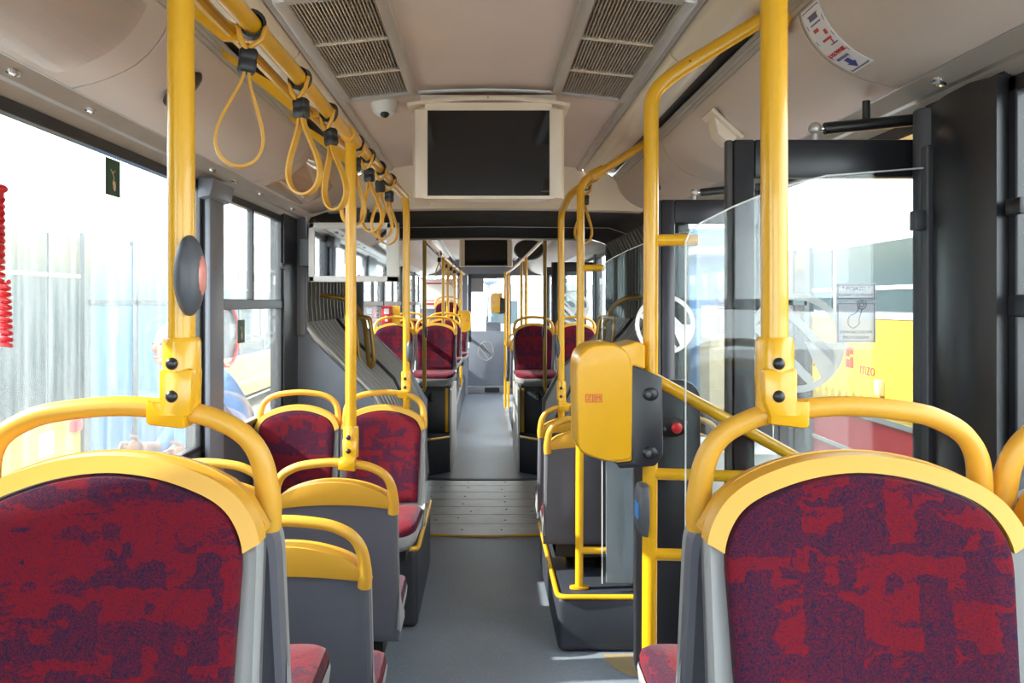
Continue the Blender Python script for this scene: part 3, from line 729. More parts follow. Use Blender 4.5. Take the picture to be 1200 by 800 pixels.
q = text('Z', .016, E(.2605, 2.0385, -.237), (1,0,0), (0,0,1)); lg.add(q.v, q.f)
q = text('M', .016, E(.2825, 2.0385, -.237), (1,0,0), (0,0,1)); lg.add(q.v, q.f)
obj('logo', lg, 'redprint', t)
t = thing('request_button', tuple(E(.415, 2.10, -.57)), 'dark wheelchair request button with blue face on the validator pole', 'button')
obj('housing', MB().loft([[E(.399, y, -.472) for y in (2.09, 2.16)]+[E(.420, y, -.465) for y in (2.16, 2.09)], [E(.392, y, -.50) for y in (2.08, 2.16)]+[E(.420, y, -.50) for y in (2.16, 2.08)], [E(.392, y, -.56) for y in (2.08, 2.16)]+[E(.420, y, -.56) for y in (2.16, 2.08)], [E(.399, y, -.595) for y in (2.09, 2.16)]+[E(.418, y, -.60) for y in (2.16, 2.09)]]), 'dark_grey', t, bev=.004)
obj('face', MB().box(.389, .393, 2.085, 2.125, EYE-.55, EYE-.51), 'bluebtn', t)
# bars from the validator pole
def bar(a, b, label, r=.0155, group='yellow partition bars', **k):
    return obj('grab_bar', MB().cyl(a, b, r), 'yellow', label=label, cat='bar', group=group, **k)
bar(E(.430, 2.14, -.445), E(.72, 2.12, -.450), 'upper horizontal yellow bar from validator pole to the glass partition')
bar(E(.425, 2.14, -.655), E(.72, 2.12, -.658), 'lower horizontal yellow bar from validator pole to the glass partition')
bar(E(.44, 2.15, -.195), E(.84, 2.10, -.42), 'sloping yellow bar running down from the validator mount behind the glass')
bar(E(.45, 3.86, -1.165), E(.76, 3.86, -1.165), 'low horizontal yellow bar above the yellow-edged platform', .017)
# poles over the right platform
p = pole([E(.775, 3.86, .765), E(.56, 3.86, .625), E(.452, 3.86, .575), E(.452, 3.86, .3), E(.445, 3.86, -1.34)], 'yellow pole bent to ceiling standing on the yellow-edged platform', fil=.07)
obj('ceiling_flange', MB().prism([(.74, EYE+.715), (.79, EYE+.70), (.81, EYE+.775), (.785, EYE+.80)], 'y', 3.84, 3.88), 'yellow', p)
obj('foot_flange', MB().prism([(.445+.045*math.cos(a), 3.86+.024*math.sin(a)) for a in [2*PI*i/20 for i in range(20)]], 'z', .257, .268), 'yellow', p)
obj('sleeve', MB().cyl(E(.50, 3.86, .597), E(.56, 3.86, .626), .026), 'yellow', p)
obj('glass_clip', MB().cyl(E(.452, 3.86, .166), E(.565, 3.86, .166), .0155), 'yellow', p)
p = pole([E(.53, 3.90, .60), E(.44, 4.20, .56), E(.42, 4.50, .50), E(.42, 4.50, .3), E(.42, 4.50, -1.34)], 'yellow pole with oval button clamped to the last seat before door-side bellows', fil=.07)
clamp(p, E(.42, 4.49, -.43), Vector((.432, 4.447, EYE-.562)))
obj('button', MB().ball(E(.405, 4.50, -.25), .016, .02, .055), 'dark_grey', p)
o = copy_tree(strap0); o.location = E(.50, 4.06, .585); o.rotation_euler = (0, .05, .3); o['label'] = 'lone yellow grab strap on the door-side rail'
# far section rails, poles
for s, w in ((-1, 'strap side'), (1, 'door side')):
    t = thing('overhead_rail', tuple(E(s*.55, 7.7, .60)), 'far yellow overhead rail past the bellows, %s of the aisle' % w, 'rail', 'overhead rails')
    obj('tube', MB().tube(smooth([E(s*.56, 7.7, .61), E(s*.48, 9.5, .54), E(s*.42, 11, .50), E(s*.33, 13.0, .46)]), R), 'yellow', t)
    p = pole([E(s*.56, 7.62, .60), E(s*.56, 7.62, -.84), E(s*.72, 7.62, -.84)], 'bronze shade-toned hooked rail rising from the stepped platform past the bellows, %s of aisle' % w, m='golden', group='bronze rails', fil=.10)
    obj('button', MB().ball(E(s*.545, 7.60, -.27), .014, .018, .055), 'dark_grey', p)
    for k, (x, y) in enumerate(((.48, 9.5), (.46, 10.2), (.36, 12.4))):
        pole([E(s*x, y, .54-.02*k), E(s*x, y, -1.58)], '%s yellow pole below the far rail, %s of the aisle past the bellows' % (('nearest', 'middle', 'farthest')[k], w))
    # bronze hand loops at the bellows
    t = thing('hand_rail', tuple(E(s*1.1, 6.0, -.1)), 'bronze hand rail with flat oval loop beside the bellows, %s' % w, 'rail', 'bronze rails')
    obj('tube', MB().tube(fillet([E(s*1.16, 5.75, .055), E(s*.95, 5.75, .03), E(s*.86, 5.85, -.10), E(s*.815, 5.9, -.62), E(s*.80, 5.9, -.72)], .12), .017), 'golden', t)
    lp = [(.0, .09), (.035, .085), (.052, .05), (.052, -.20), (.03, -.26), (0, -.27), (-.03, -.26), (-.052, -.20), (-.052, .05), (-.035, .085), (0, .09)]
    obj('loop', MB().tube(smooth([E(s*(.865-.10*(a-.09)*-1)+b, 5.80, a-.19) for b, a in lp], 3), .015), 'golden', t)
for i, (yy, s) in enumerate(((9.0, -1), (10.2, -1), (10.6, -1), (11.2, -1), (11.9, -1))):
    o = copy_tree(strap0); o.location = E(-.50+.03*i, yy, .55-.015*i); o.rotation_euler = (0, 0, .5*(-1)**i); o['label'] = 'small distant yellow grab strap on the far strap-side rail, '+('first past the bellows', 'second past the bellows', 'middle one of five', 'next to the far validator', 'last before the cab')[i]
v2 = [c for c in COL.objects if c.name == 'ticket_validator'][0]
o = copy_tree(v2); o.location = E(-.36, 11.2, -.45); o.scale = (-1, 1, 1); o['label'] = 'distant yellow ticket validator on a pole on the strap side'; o['group'] = 'validators'
o = copy_tree(v2); o.location = E(.26, 12.3, -.20); o.scale = (1, 1, 1); o['label'] = 'distant yellow ticket validator on a pole on the door side'; o['group'] = 'validators'
pole([E(.31, 12.32, .47), E(.31, 12.32, -1.58)], 'distant yellow pole carrying the far door-side ticket validator')
pole([E(-.41, 11.22, .49), E(-.41, 11.22, -1.58)], 'distant yellow pole carrying the far strap-side ticket validator')

# ------------------------------------------------------------------ ceiling fittings
def tv(y, label):
    t = thing('overhead_television', (.015, y+.12, EYE+.60), label, 'television', 'overhead televisions')
    hw = .298; cx = .015
    bz, tz = EYE+.415, EYE+.775
    for s in (-1, 1):       # bulged side cheeks
        body = MB()
        prof = [(cx+s*.240, y), (cx+s*.262, y-.014), (cx+s*.288, y-.006), (cx+s*.300, y+.03), (cx+s*.300, y+.20), (cx+s*.24, y+.20)]
        body.prism(prof, 'z', bz-.003, tz-.015)
        obj('side_cheek', body, 'tvcream', t, ang=50)
    hood = [(cx-.318+.636*i/14, tz-.006+.026*(1-((i-7)/7)**2)) for i in range(15)]
    obj('hood', MB().prism(hood+[(x, z+.013) for x, z in hood[::-1]], 'y', y-.022, y+.26), 'tvcream', t, ang=50)
    obj('top_fascia', MB().box(cx-.25, cx+.25, y-.004, y+.02, EYE+.757, tz+.012), 'tvcream', t)
    obj('back_box', MB().box(cx-.27, cx+.27, y+.03, y+.24, bz+.01, tz+.05), 'tvcream', t)
    sc = obj('screen', MB().box(cx-.252, cx+.252, y+.002, y+.03, bz+.006, EYE+.757), 'screen', t)
    obj('screen_logo', text('SAMSUNG', .008, (cx+.225, y+.0012, bz+.024), (1,0,0), (0,0,1), .0004), 'greyprint', sc)
    obj('bottom_lip', MB().box(cx-.255, cx+.255, y-.006, y+.03, bz-.006, bz+.006), 'cream', t)
    obj('hole', MB().cyl((cx-.002, y-.0235, tz+.027), (cx-.002, y-.021, tz+.027), .003, seg=8), 'black', t)
    return t
tv(3.22, 'cream-framed overhead television with black screen hanging between the ceiling grilles')
tv(9.2, 'distant overhead television with black screen past the bellows')
def grille(cx, y0, y1, label):
    t = thing('air_grille', (cx, (y0+y1)/2, ceil_z(cx)-.02), label, 'air grille', 'ceiling air grilles')
    w = .115; tilt = -.26*cx
    def Z(x): return ceil_z(cx)+tilt*(x-cx)
    def slab(x0, x1, ya, yb, d0, d1): return MB().loft([[(x0, y, Z(x0)-d0), (x1, y, Z(x1)-d0), (x1, y, Z(x1)-d1), (x0, y, Z(x0)-d1)] for y in (ya, yb)])
    for a, b, c, d in ((cx-w-.035, cx-w, y0-.03, y1+.015), (cx+w, cx+w+.035, y0-.03, y1+.015)): obj('frame_side', slab(a, b, c, d, .028, -.01), 'alu', t, bev=.004)
    for c, d in ((y0-.03, y0), (y1, y1+.015)): obj('frame_end', slab(cx-w, cx+w, c, d, .026, -.01), 'alu', t)
    obj('backing', slab(cx-w, cx+w, y0, y1, .003, -.008), 'dark', t)
    sl = MB(); n = 22
    for i in range(n):
        x = cx-w+(i+.5)*2*w/n; q = slab(x-.0018, x+.0018, y0, y1, .016, .0); sl.add(q.v, q.f)
    obj('slats', sl, 'slat', t, kind='stuff')
    sl = MB(); n = 34
    for i in range(n):
        y = y0+(i+.5)*(y1-y0)/n; q = slab(cx-w, cx+w, y-.0010, y+.0010, .010, .008); sl.add(q.v, q.f)
    obj('mesh_wires', sl, 'slat', t, kind='stuff')
    for f in (.36, .7): y = y0+(y1-y0)*f; obj('cross_bar', slab(cx-w, cx+w, y-.006, y+.006, .020, .006), 'cream', t)
grille(-.415, 2.20, 3.235, 'strap-side rectangular ceiling air grille with fine slats beside dome camera')
grille(.415, 2.20, 3.235, 'door-side rectangular ceiling air grille with fine slats')
grille(-.415, 8.0, 9.0, 'distant strap-side ceiling air grille past the bellows')
grille(.415, 8.0, 9.0, 'distant door-side ceiling air grille past the bellows')
t = thing('dome_camera', tuple(E(-.42, 3.44, .80)), 'small white dome camera with black lens on the ceiling beside the television', 'camera')
obj('base', MB().loft([[(-.42+.056*k*math.cos(a), 3.42+.05*k*math.sin(a), z+.016) for a in [2*PI*i/20 for i in range(20)]] for k, z in ((1.05, EYE+.845), (1.0, EYE+.805), (.8, EYE+.775), (.45, EYE+.762))]), 'white', t)
obj('lens', MB().ball(E(-.415, 3.40, .786), .020, .02, .018), 'black', t)
def spot(s, y, label):
    t = thing('spot_lamp', tuple(E(s*1.085, y, .533)), label, 'lamp', 'small round spot lamps in the header')
    z = EYE+.533
    obj('rim', MB().loft([[(s*1.085+.016*k*math.cos(a), y+.016*k*math.sin(a), z-dz-(.35*.016*k*math.cos(a))) for a in [2*PI*i/16 for i in range(16)]] for k, dz in ((1.1, -.004), (1.1, .006), (.8, .010), (.7, .006))], caps=False), 'chrome', t)
    obj('lens', MB().ball((s*1.085, y, z-.004), .012, .012, .006), 'white', t)
for i, y in enumerate((1.88, 2.25, 3.25, 3.55, 3.95, 4.6)): spot(-1, y, 'tiny chrome spot lamp in the strap-side header, '+('above the red hammer', 'above the green sticker', 'just before the window pillar', 'just past the window pillar', 'above the sliding pane', 'last before the bellows')[i])
for i, y in enumerate((1.96, 2.42, 3.2, 3.9)): spot(1, y, 'tiny chrome spot lamp in the door-side header, '+('above the dark pillar', 'above the door swing arm', 'above the second door leaf', 'last before the bellows')[i])
# black readers on the coves, speaker box
def on_cove(s, k, y, du=0, off=0):
    a = Vector(cove_at(k)); b = Vector(cove_at(k+.02)); tx = (b-a).normalized(); nrm = Vector((-tx.y, tx.x))*-1
    if nrm.x > 0: nrm = -nrm
    q = a+nrm*off; return Vector((s*q.x, y, EYE+q.y)), Vector((s*tx.x, 0, tx.y)), Vector((s*nrm.x, 0, nrm.y))
t = thing('passenger_counter', tuple(E(-.88, 2.34, .60)), 'black oval passenger counting sensor on the strap-side curved ceiling panel', 'sensor')
c, tx, nn = on_cove(-1, .5, 2.34, off=.012)
obj('housing', MB().ball((0,0,0), .07, .045, .022).xf(Matrix.Translation(c) @ Matrix((tx, (0,1,0), nn)).transposed().to_4x4()), 'black', t)
c, tx, nn = on_cove(1, .5, 4.2, off=.012)
obj('passenger_counter', MB().ball((0,0,0), .05, .045, .022).xf(Matrix.Translation(c) @ Matrix((tx, (0,1,0), nn)).transposed().to_4x4()), 'black', label='black oval passenger counting sensor on the door-side curved ceiling panel', cat='sensor')
t = thing('ceiling_speaker', tuple(E(.86, 2.93, .62)), 'small square cream speaker box with sloping cover on the door-side ceiling panel', 'speaker')
c, tx, nn = on_cove(1, .44, 2.93, off=.004)
M4 = Matrix.Translation(c) @ Matrix((tx, (0,1,0), nn)).transposed().to_4x4()
obj('frame', MB().box(-.075, .075, -.07, .07, -.006, .010).xf(M4), 'cream', t, bev=.006)
obj('cover', MB().loft([[(-.05,-.05,.01), (.06,-.05,.01), (.06,.05,.01), (-.05,.05,.01)], [(.0,-.045,.045), (.055,-.045,.045), (.055,.045,.045), (.0,.045,.045)]]).xf(M4), 'tvcream', t, bev=.004)
# validator sign on the right cove
t = thing('validator_sign', tuple(E(.86, 2.02, .63)), 'white curved sign reading KASOWNIK with red drawings and a blue arrow', 'sign')
def strip(s, k0, k1, y0, y1, off, n=14):
    rings = []
    for i in range(n+1):
        k = k0+(k1-k0)*i/n; a, tx, nn = on_cove(s, k, y0, off=off); b = a-nn*.002
        rings.append([(a.x, y0, a.z), (a.x, y1, a.z), (b.x, y1, b.z), (b.x, y0, b.z)])
    return MB().loft(rings)
obj('panel', strip(1, .02, .70, 1.962, 2.066, .003), 'paper', t)
for a, b, y0, y1, m in ((.045, .055, 1.97, 2.058, 'greyprint'), (.675, .685, 1.97, 2.058, 'greyprint'), (.045, .685, 1.969, 1.9715, 'greyprint'), (.045, .685, 2.0565, 2.059, 'greyprint'), (.11, .17, 1.99, 2.035, 'greyprint'), (.11, .12, 1.985, 2.04, 'greyprint'), (.2, .215, 1.985, 2.04, 'greyprint'), (.25, .285, 2.015, 2.04, 'redprint'), (.30, .345, 1.985, 1.998, 'redprint'), (.37, .39, 1.985, 2.03, 'redprint'), (.43, .44, 1.975, 2.01, 'greyprint'), (.39, .43, 1.99, 1.996, 'redprint')):
    obj('print', strip(1, a, b, y0, y1, .0036, 4), m, t)
c, tx, nn = on_cove(1, .5, 2.014, off=.0058); obj('print', text('KASOWNIK', .0165, c, (0,-1,0), -tx), 'redprint', t)
c, tx, nn = on_cove(1, .55, 2.014, off=.0058); obj('print', text('VALIDATOR', .011, c, (0,-1,0), -tx), 'greyprint', t)
c, tx, nn = on_cove(1, .615, 2.014, off=.0045)
arr = [(-.016, -.010), (.0, -.010), (.0, -.020), (.019, .0), (.0, .020), (.0, .010), (-.016, .010)]
obj('print', MB().loft([[c+tx*u+Vector((0, v, 0))+nn*h for u, v in arr] for h in (0, .001)]), 'blueprint', t)
# clear curved poster covers on the left cove
for y0, y1, w in ((.6, 1.93, 'over the streaked window'), (3.78, 4.5, 'close to the bellows')):
    t = thing('poster_cover', tuple(E(-.9, (y0+y1)/2, .62)), 'clear curved plastic poster cover on the strap-side ceiling panel %s' % w, 'cover', 'clear poster covers')
    mb = strip(-1, .12, .93, y0, y1, .014); obj('sheet', mb, 'clear_plastic', t)
    obj('poster', strip(-1, .16, .89, y0+.03, y1-.03, .004), 'tan' if y0 > 3 else 'cove', t)

# left monitor by the bellows
t = thing('side_monitor', tuple(E(-.78, 4.86, .30)), 'white-framed side monitor with glossy dark screen hung before the strap-side bellows', 'monitor')
x0, x1, z0, z1 = -1.04, -.505, EYE+.125, EYE+.475
fr = MB()
for a, b, c, d in ((x0, x1, z1-.035, z1), (x0, x1, z0, z0+.035), (x0, x0+.035, z0, z1), (x1-.075, x1, z0, z1)): fr.box(a, b, 4.83, 4.87, c, d)
obj('frame', fr, 'white', t, bev=.005)
mat('mirror', (.55, .58, .60), .03, metal=1)
obj('screen', MB().loft([[(x0+.03, 4.845, z0+.03), (x1-.07, 4.850, z0+.03), (x1-.07, 4.850, z1-.03), (x0+.03, 4.845, z1-.03)], [(x0+.03, 4.87, z0+.03), (x1-.07, 4.87, z0+.03), (x1-.07, 4.87, z1-.03), (x0+.03, 4.87, z1-.03)]]), 'mirror', t)
obj('bracket', MB().box(-.85, -.70, 4.86, 5.02, EYE+.44, EYE+.565), 'dark', t)
obj('bracket', MB().box(-1.10, -1.02, 4.86, 5.0, EYE+.22, EYE+.38), 'dark', t)
# red hammer with coiled cord at the left window
t = thing('emergency_hammer', tuple(E(-1.135, 1.92, -.10)), 'red emergency hammer with coiled red cord hanging on the streaked window', 'hammer')
X0 = -1.128; HY = 1.896
obj('holder', MB().box(X0-.02, X0+.012, HY-.05, HY+.012, EYE+.10, EYE+.275), 'red', t, bev=.006)
obj('knob', MB().ball((X0, HY+.004, EYE+.265), .02, .022, .012), 'red', t)
co = [(X0+.016*math.cos(a), HY-.004+.012*math.sin(a), EYE+.24-.19*(a/(2*PI*12))) for a in [2*PI*i/10 for i in range(121)]]
obj('cord', MB().tube(co, .005, 6), 'red', t)
co = [(X0+.01+.014*math.cos(a), HY+.004+.010*math.sin(a)+.012*a/(2*PI*10), EYE+.05-.15*(a/(2*PI*10))) for a in [2*PI*i/10 for i in range(101)]]
obj('cord', MB().tube(co, .005, 6), 'red', t)
# stickers on the left windows
def sticker(y0, y1, z0, z1, label):
    t = thing('window_sticker', (-1.163, y0, z0), label, 'sticker', 'green window stickers')
    obj('sheet', MB().box(-1.165, -1.163, y0, y1, z0, z1), 'green', t)
    ym = (y0+y1)/2; h = z1-z0
    obj('print', MB().tube([(-1.1625, ym-.01, z1-h*.35), (-1.1625, ym+.005, z1-h*.5), (-1.1625, ym-.005, z1-h*.65), (-1.1625, ym+.012, z1-h*.85)], .0015, 6).ball((-1.1625, ym+.008, z1-h*.72), .001, .010, .016).tube([(-1.1625, ym-.018, z1-h*.3), (-1.1625, ym+.0, z1-h*.38), (-1.1625, ym+.012, z1-h*.3)], .0015, 6), 'tan', t)
sticker(2.515, 2.615, EYE+.335, EYE+.45, 'small dark green evacuation sticker high on the streaked window')
sticker(3.86, 3.97, EYE-.19, EYE-.08, 'small dark sticker on the lower pane of the divided window')

# ------------------------------------------------------------------ doors (open leaves standing across the bus), partition, pillar
def ring_decal(mb, cx, cz, y, ro, ri):
    n = 40
    mb.loft([[(cx+r*math.cos(2*PI*i/n), yy, cz+r*math.sin(2*PI*i/n)) for r, yy in ((ro, y), (ri, y), (ri, y-.001), (ro, y-.001))] for i in range(n+1)], caps=False)
    for sh in (-.33, .33):
        w = .085*ro
        d = Vector((1, -1)).normalized(); nn = Vector((1, 1)).normalized()
        L = math.sqrt(max(ri**2-(sh*ro)**2, .0001))
        c = Vector((cx, cz))+nn*sh*ro
        pts = [c+d*L+nn*w, c-d*L+nn*w, c-d*L-nn*w, c+d*L-nn*w]
        mb.loft([[(p.x, yy, p.y) for p in pts] for yy in (y, y-.001)])
    a = [(cx+ri*1.01*math.cos(t), cz+ri*1.01*math.sin(t)) for t in [-.95+.95*i/8 for i in range(9)]]
    a += [(cx+.18*ro, cz+.02*ro)]
    mb.loft([[(x, yy, z) for x, z in a] for yy in (y, y-.001)])
    return mb
def leaf(n, x0, x1, y, z0, z1, glassm, rc, rr, stick):
    t = thing('door_%d' % n, ((x0+x1)/2, y, z0), None, None, kind='structure')
    st = .055; fr = MB()
    fr.box(x0, x0+st, y-.02, y+.02, z0, z1); fr.box(x1-.03, x1, y-.02, y+.02, z0, z1)
    fr.box(x0+st, x1-.03, y-.02, y+.02, z1-.10, z1); fr.box(x0+st, x1-.03, y-.02, y+.02, z0, z0+.10)
    obj('door_frame', fr, 'dark', t, bev=.006)
    obj('seal', MB().box(x0-.018, x0, y-.012, y+.012, z0, z1), 'rubber', t, bev=.004)
    obj('pane', MB().box(x0+st-.005, x1-.025, y-.004, y+.001, z0+.09, z1-.09), glassm, t)
    obj('no_standing_decal', ring_decal(MB(), rc[0], rc[1], y-.0045, rr, rr*.86), 'white_film', t)
    if stick:
        sx, sz = stick; w, h1, h2 = .105, .045, .108
        s1 = obj('sticker', MB().box(sx, sx+w, y-.0065, y-.005, sz-h1, sz), 'grey_film', t)
        s2 = obj('sticker', MB().box(sx, sx+w, y-.0065, y-.005, sz-h1-.004-h2, sz-h1-.004), 'grey_film', t)
        for ss, a, b in ((s1, sz-h1, sz), (s2, sz-h1-.004-h2, sz-h1-.004)):
            m2 = MB()
            for q in ((sx+.004, sx+w-.004, b-.0055, b-.004), (sx+.004, sx+w-.004, a+.004, a+.0055), (sx+.004, sx+.0055, a+.004, b-.004), (sx+w-.0055, sx+w-.004, a+.004, b-.004)): m2.box(q[0], q[1], y-.0075, y-.0065, q[2], q[3])
            obj('border', m2, 'greyprint', ss)
        obj('lettering', text('* POJAZD *', .0145, (sx+w/2, y-.0072, sz-.014), (1,0,0), (0,0,1)), 'greyprint', s1)
        obj('lettering', text('KLIMATYZOWANY', .0105, (sx+w/2, y-.0072, sz-.031), (1,0,0), (0,0,1)), 'greyprint', s1)
        obj('lettering', text('OTWÓRZ DRZWI', .0105, (sx+w/2, y-.0072, sz-h1-h2+.024), (1,0,0), (0,0,1)), 'greyprint', s2)
        obj('lettering', text('PRZYCISKIEM', .0115, (sx+w/2, y-.0072, sz-h1-h2+.010), (1,0,0), (0,0,1)), 'greyprint', s2)
        hx, hz = sx+.050, sz-h1-.045
        hand = MB().tube(smooth([(hx+.012, y-.0065, hz+.030), (hx+.002, y-.0065, hz+.012), (hx-.014, y-.0065, hz+.004), (hx-.018, y-.0065, hz-.016), (hx-.006, y-.0065, hz-.028), (hx+.010, y-.0065, hz-.018), (hx+.012, y-.0065, hz+.0), (hx+.020, y-.0065, hz+.024)], 4), .001, 6)
        hand.tube([(hx+.018+.012*math.cos(a), y-.0065, hz+.034+.012*math.sin(a)) for a in [2*PI*i/16 for i in range(17)]], .001, 6)
        hand.tube([(hx+.018+.006*math.cos(a), y-.0065, hz+.034+.006*math.sin(a)) for a in [2*PI*i/16 for i in range(17)]], .001, 6)
        obj('hand_drawing', hand, 'greyprint', s2)
    return t
DOORS = [leaf(1, .655, 1.19, 2.17, .02, EYE+.43, 'glass_door', (.822, EYE-.105), .132, (.928, EYE+.052)),
    leaf(2, .735, 1.165, 3.42, .02, EYE+.43, 'glass_door', (.752, EYE-.09), .125, (.97, EYE+.03))]
leaf(3, .72, 1.165, 8.62, .02, EYE+.43, 'glass_door', (.93, EYE-.05), .17, None)
leaf(4, .72, 1.165, 9.78, .02, EYE+.43, 'glass_door', (.95, EYE-.05), .15, None)
for t, y in ((DOORS[0], 2.17), (DOORS[1], 3.42)):
    a = obj('swing_arm', MB().cyl(E(.90, y+.0, .462), E(1.16, y-.01, .485), .016), 'black', t)
    obj('arm_pin', MB().cyl(E(1.02, y+.02, .475), E(1.02, y+.02, .54), .01), 'black', a)
    obj('ball_joint', MB().ball(E(.875, y, .462), .017), 'alu', a); obj('joint_stem', MB().cyl(E(.875, y, .43), E(.875, y, .462), .008), 'alu', a)
    obj('rod', MB().cyl(E(.88, y, .462), E(.91, y, .462), .007), 'chrome', a)
# dark pillar with column beside the first leaf
pl = MB().prism([(1.165, 1.80), (1.125, 1.80), (1.10, 1.86), (1.11, 1.98), (1.135, 2.08), (1.15, 2.14), (1.165, 2.14)], 'z', 0, EYE+.50)
struct('wall_door_pillar', pl, 'dark', ang=40)
struct('wall_door_column', MB().cyl((1.150, 2.12, 0), (1.150, 2.12, EYE+.50), .038, seg=20).box(1.118, 1.155, 2.07, 2.13, .3, EYE+.40), 'dark_grey', bev=.004, seg=1)
struct('wall_door_column', MB().cyl((1.12, 3.47, 0), (1.12, 3.47, EYE+.48), .035, seg=16), 'dark')
obj('door_switch', MB().box(1.088, 1.117, 2.07, 2.10, EYE+.185, EYE+.235), 'dark_grey', label='small dark grey box switch on the door pillar edge', cat='switch', bev=.003)
# glass partition in front of the first door: curved-top pane, dark lower panel
t = thing('wind_screen', (.85, 2.07, .2), 'clear glass wind screen with curved top edge beside the first door', 'glass screen', 'glass wind screens')
def screen(t, x0, y, s=1):
    prof = [(x0, -1.30), (x0, .155), (x0+.012, .185), (x0+.04, .205), (x0+.12, .245), (x0+.24, .295), (x0+.36, .325), (1.13, .345), (1.13, -1.30)]
    pane = obj('pane', MB().prism([(x, EYE+z) for x, z in prof], 'y', y-.004, y+.004), 'glass_clear', t)
    obj('pane_edge', MB().tube([E(x, y-.001, z) for x, z in prof[:-1]], .0022, 6), 'white', t)
    obj('lower_panel', MB().box(x0+.02, 1.13, y+.008, y+.02, EYE-1.30, EYE-.62), 'mid_grey', t)
    return pane
pn = screen(t, .512, 2.09)
ic = MB()
for k, (w_, z) in enumerate(((.012, -.505), (.022, -.522), (.030, -.532), (.024, -.540))): ic.box(.548-w_/2, .548+w_/2, 2.0845, 2.0855, EYE+z, EYE+z+.0015)
ic.tube([(.548+.008*math.cos(a), 2.085, EYE-.493+.008*math.sin(a)) for a in [2*PI*i/14 for i in range(15)]], .0007, 5)
ic.tube([(.548+.016*math.cos(a), 2.085, EYE-.527+.006*math.sin(a)) for a in [2*PI*i/14 for i in range(15)]], .0007, 5)
obj('etched_mark', ic, 'white', pn)
t = thing('wind_screen', (.85, 3.80, .2), 'clear glass wind screen with curved top edge behind the second door leaf', 'glass screen', 'glass wind screens')
screen(t, .545, 3.80)
# dark panel with red emergency knob below the window behind the sloping bar
t = thing('emergency_release', tuple(E(.55, 2.6, -.45)), 'dark panel with a round red emergency knob behind the validator', 'panel')
obj('plate', MB().prism(rrect(.56, EYE-.70, .20, .93, .06, 5), 'y', 2.50, 2.54), 'dark', t, bev=.006)
obj('bezel', MB().prism([(.565+.055*math.cos(a), EYE-.378+.030*math.sin(a)) for a in [2*PI*i/20 for i in range(20)]], 'y', 2.488, 2.502), 'black', t, bev=.003)
obj('knob', MB().ball(E(.582, 2.482, -.378), .017, .012, .017), 'red', t)
for x in (.545, .61): obj('screw', MB().ball(E(x, 2.49, -.378+(x-.56)*.3), .007, .006, .007), 'dark_grey', t)
obj('side_cabinet', MB().prism(rrect(.83, .64, .44, .96, .07, 5), 'y', 2.62, 2.95), 'alu', label='pale silvery cabinet with rounded top beside the door behind the wind screen', cat='cabinet', bev=.01)
# grey partition behind the low bar

# ------------------------------------------------------------------ driver cab end
t = thing('cab_door', (.08, 14.6, .1), 'grey driver cab half door with a round slashed emblem', 'door')
obj('panel', MB().box(-.28, .45, 14.6, 14.66, .12, EYE-.50), 'grey_blue', t, bev=.01)
obj('head_rest', MB().prism(rrect(.16, EYE-.44, .26, .20, .05), 'y', 14.62, 14.68), 'grey_blue', t)
mb = MB().tube([(.02+.135*math.cos(a), 14.595, EYE-.86+.165*math.sin(a)) for a in [2*PI*i/30 for i in range(31)]], .010, 6)
for d in (-.03, .03): mb.tube([(-.07+d, 14.595, EYE-.76+d), (.11+d, 14.595, EYE-.98+d)], .010, 6)
obj('emblem', mb, 'shell_light', t)
obj('lock', MB().ball((.42, 14.58, EYE-.66), .045, .03, .045), 'black', t)
obj('window_frame', MB().box(-.30, -.24, 14.6, 14.66, .9, EYE+.5).box(.38, .47, 14.6, 14.66, .9, EYE+.5).box(-.3, .47, 14.6, 14.66, EYE+.44, EYE+.52), 'dark_grey', t)
obj('blind', MB().box(-.24, -.02, 14.61, 14.63, EYE+.2, EYE+.46), 'shell_light', t)
obj('pane', MB().box(-.24, .38, 14.635, 14.64, EYE-.5, EYE+.44), 'glass_clear', t)
t = thing('cab_wall', (-.7, 14.3, 0), 'white cab partition with red-lined notice board beside the cab door', 'partition')
obj('board', MB().box(-1.12, -.50, 14.30, 14.33, EYE-.1, EYE+.42), 'white', t)
obj('red_line', MB().box(-1.04, -.56, 14.292, 14.30, EYE+.33, EYE+.355).box(-1.04, -.56, 14.292, 14.30, EYE-.03, EYE-.0).box(-1.04, -.56, 14.292, 14.30, EYE+.04, EYE+.05), 'red', t)
obj('post', MB().box(-.48, -.30, 14.3, 14.5, 0, EYE+.52), 'grey_blue', t, bev=.01)
obj('lower_panel', MB().box(-1.14, -.48, 14.31, 14.36, 0, EYE-.1), 'grey_blue', t)
obj('cab_step', MB().box(-.30, .50, 14.45, 14.60, 0, .13), 'mid_grey', label='grey step with black vent below the cab door', cat='step', bev=.01)
obj('step_vent', MB().box(.0, .26, 14.44, 14.45, .025, .11), 'black', label='black rectangular vent set in the cab step', cat='vent')
obj('right_cab_wall', MB().box(.50, 1.14, 14.4, 14.45, 0, .9), 'grey_blue', label='grey low wall between cab door and the front door', cat='partition')
t = thing('extinguisher_box', (-1.06, 9.0, 1.3), 'small red box with white pictogram on yellow panel past strap-side bellows', 'box')
obj('body', MB().box(-1.13, -1.02, 8.95, 9.05, EYE-.23, EYE-.03), 'red', t, bev=.006)
obj('pictogram', MB().box(-1.10, -1.045, 8.946, 8.95, EYE-.12, EYE-.06).box(-1.09, -1.06, 8.946, 8.95, EYE-.20, EYE-.14), 'white', t)
obj('panel', MB().box(-1.02, -.93, 8.98, 9.02, EYE-.25, EYE-.03), 'yellow', t)
t = thing('round_hatch', tuple(E(.55, 10.2, .62)), 'round black ventilator disc on the far ceiling on the door side', 'ventilator')
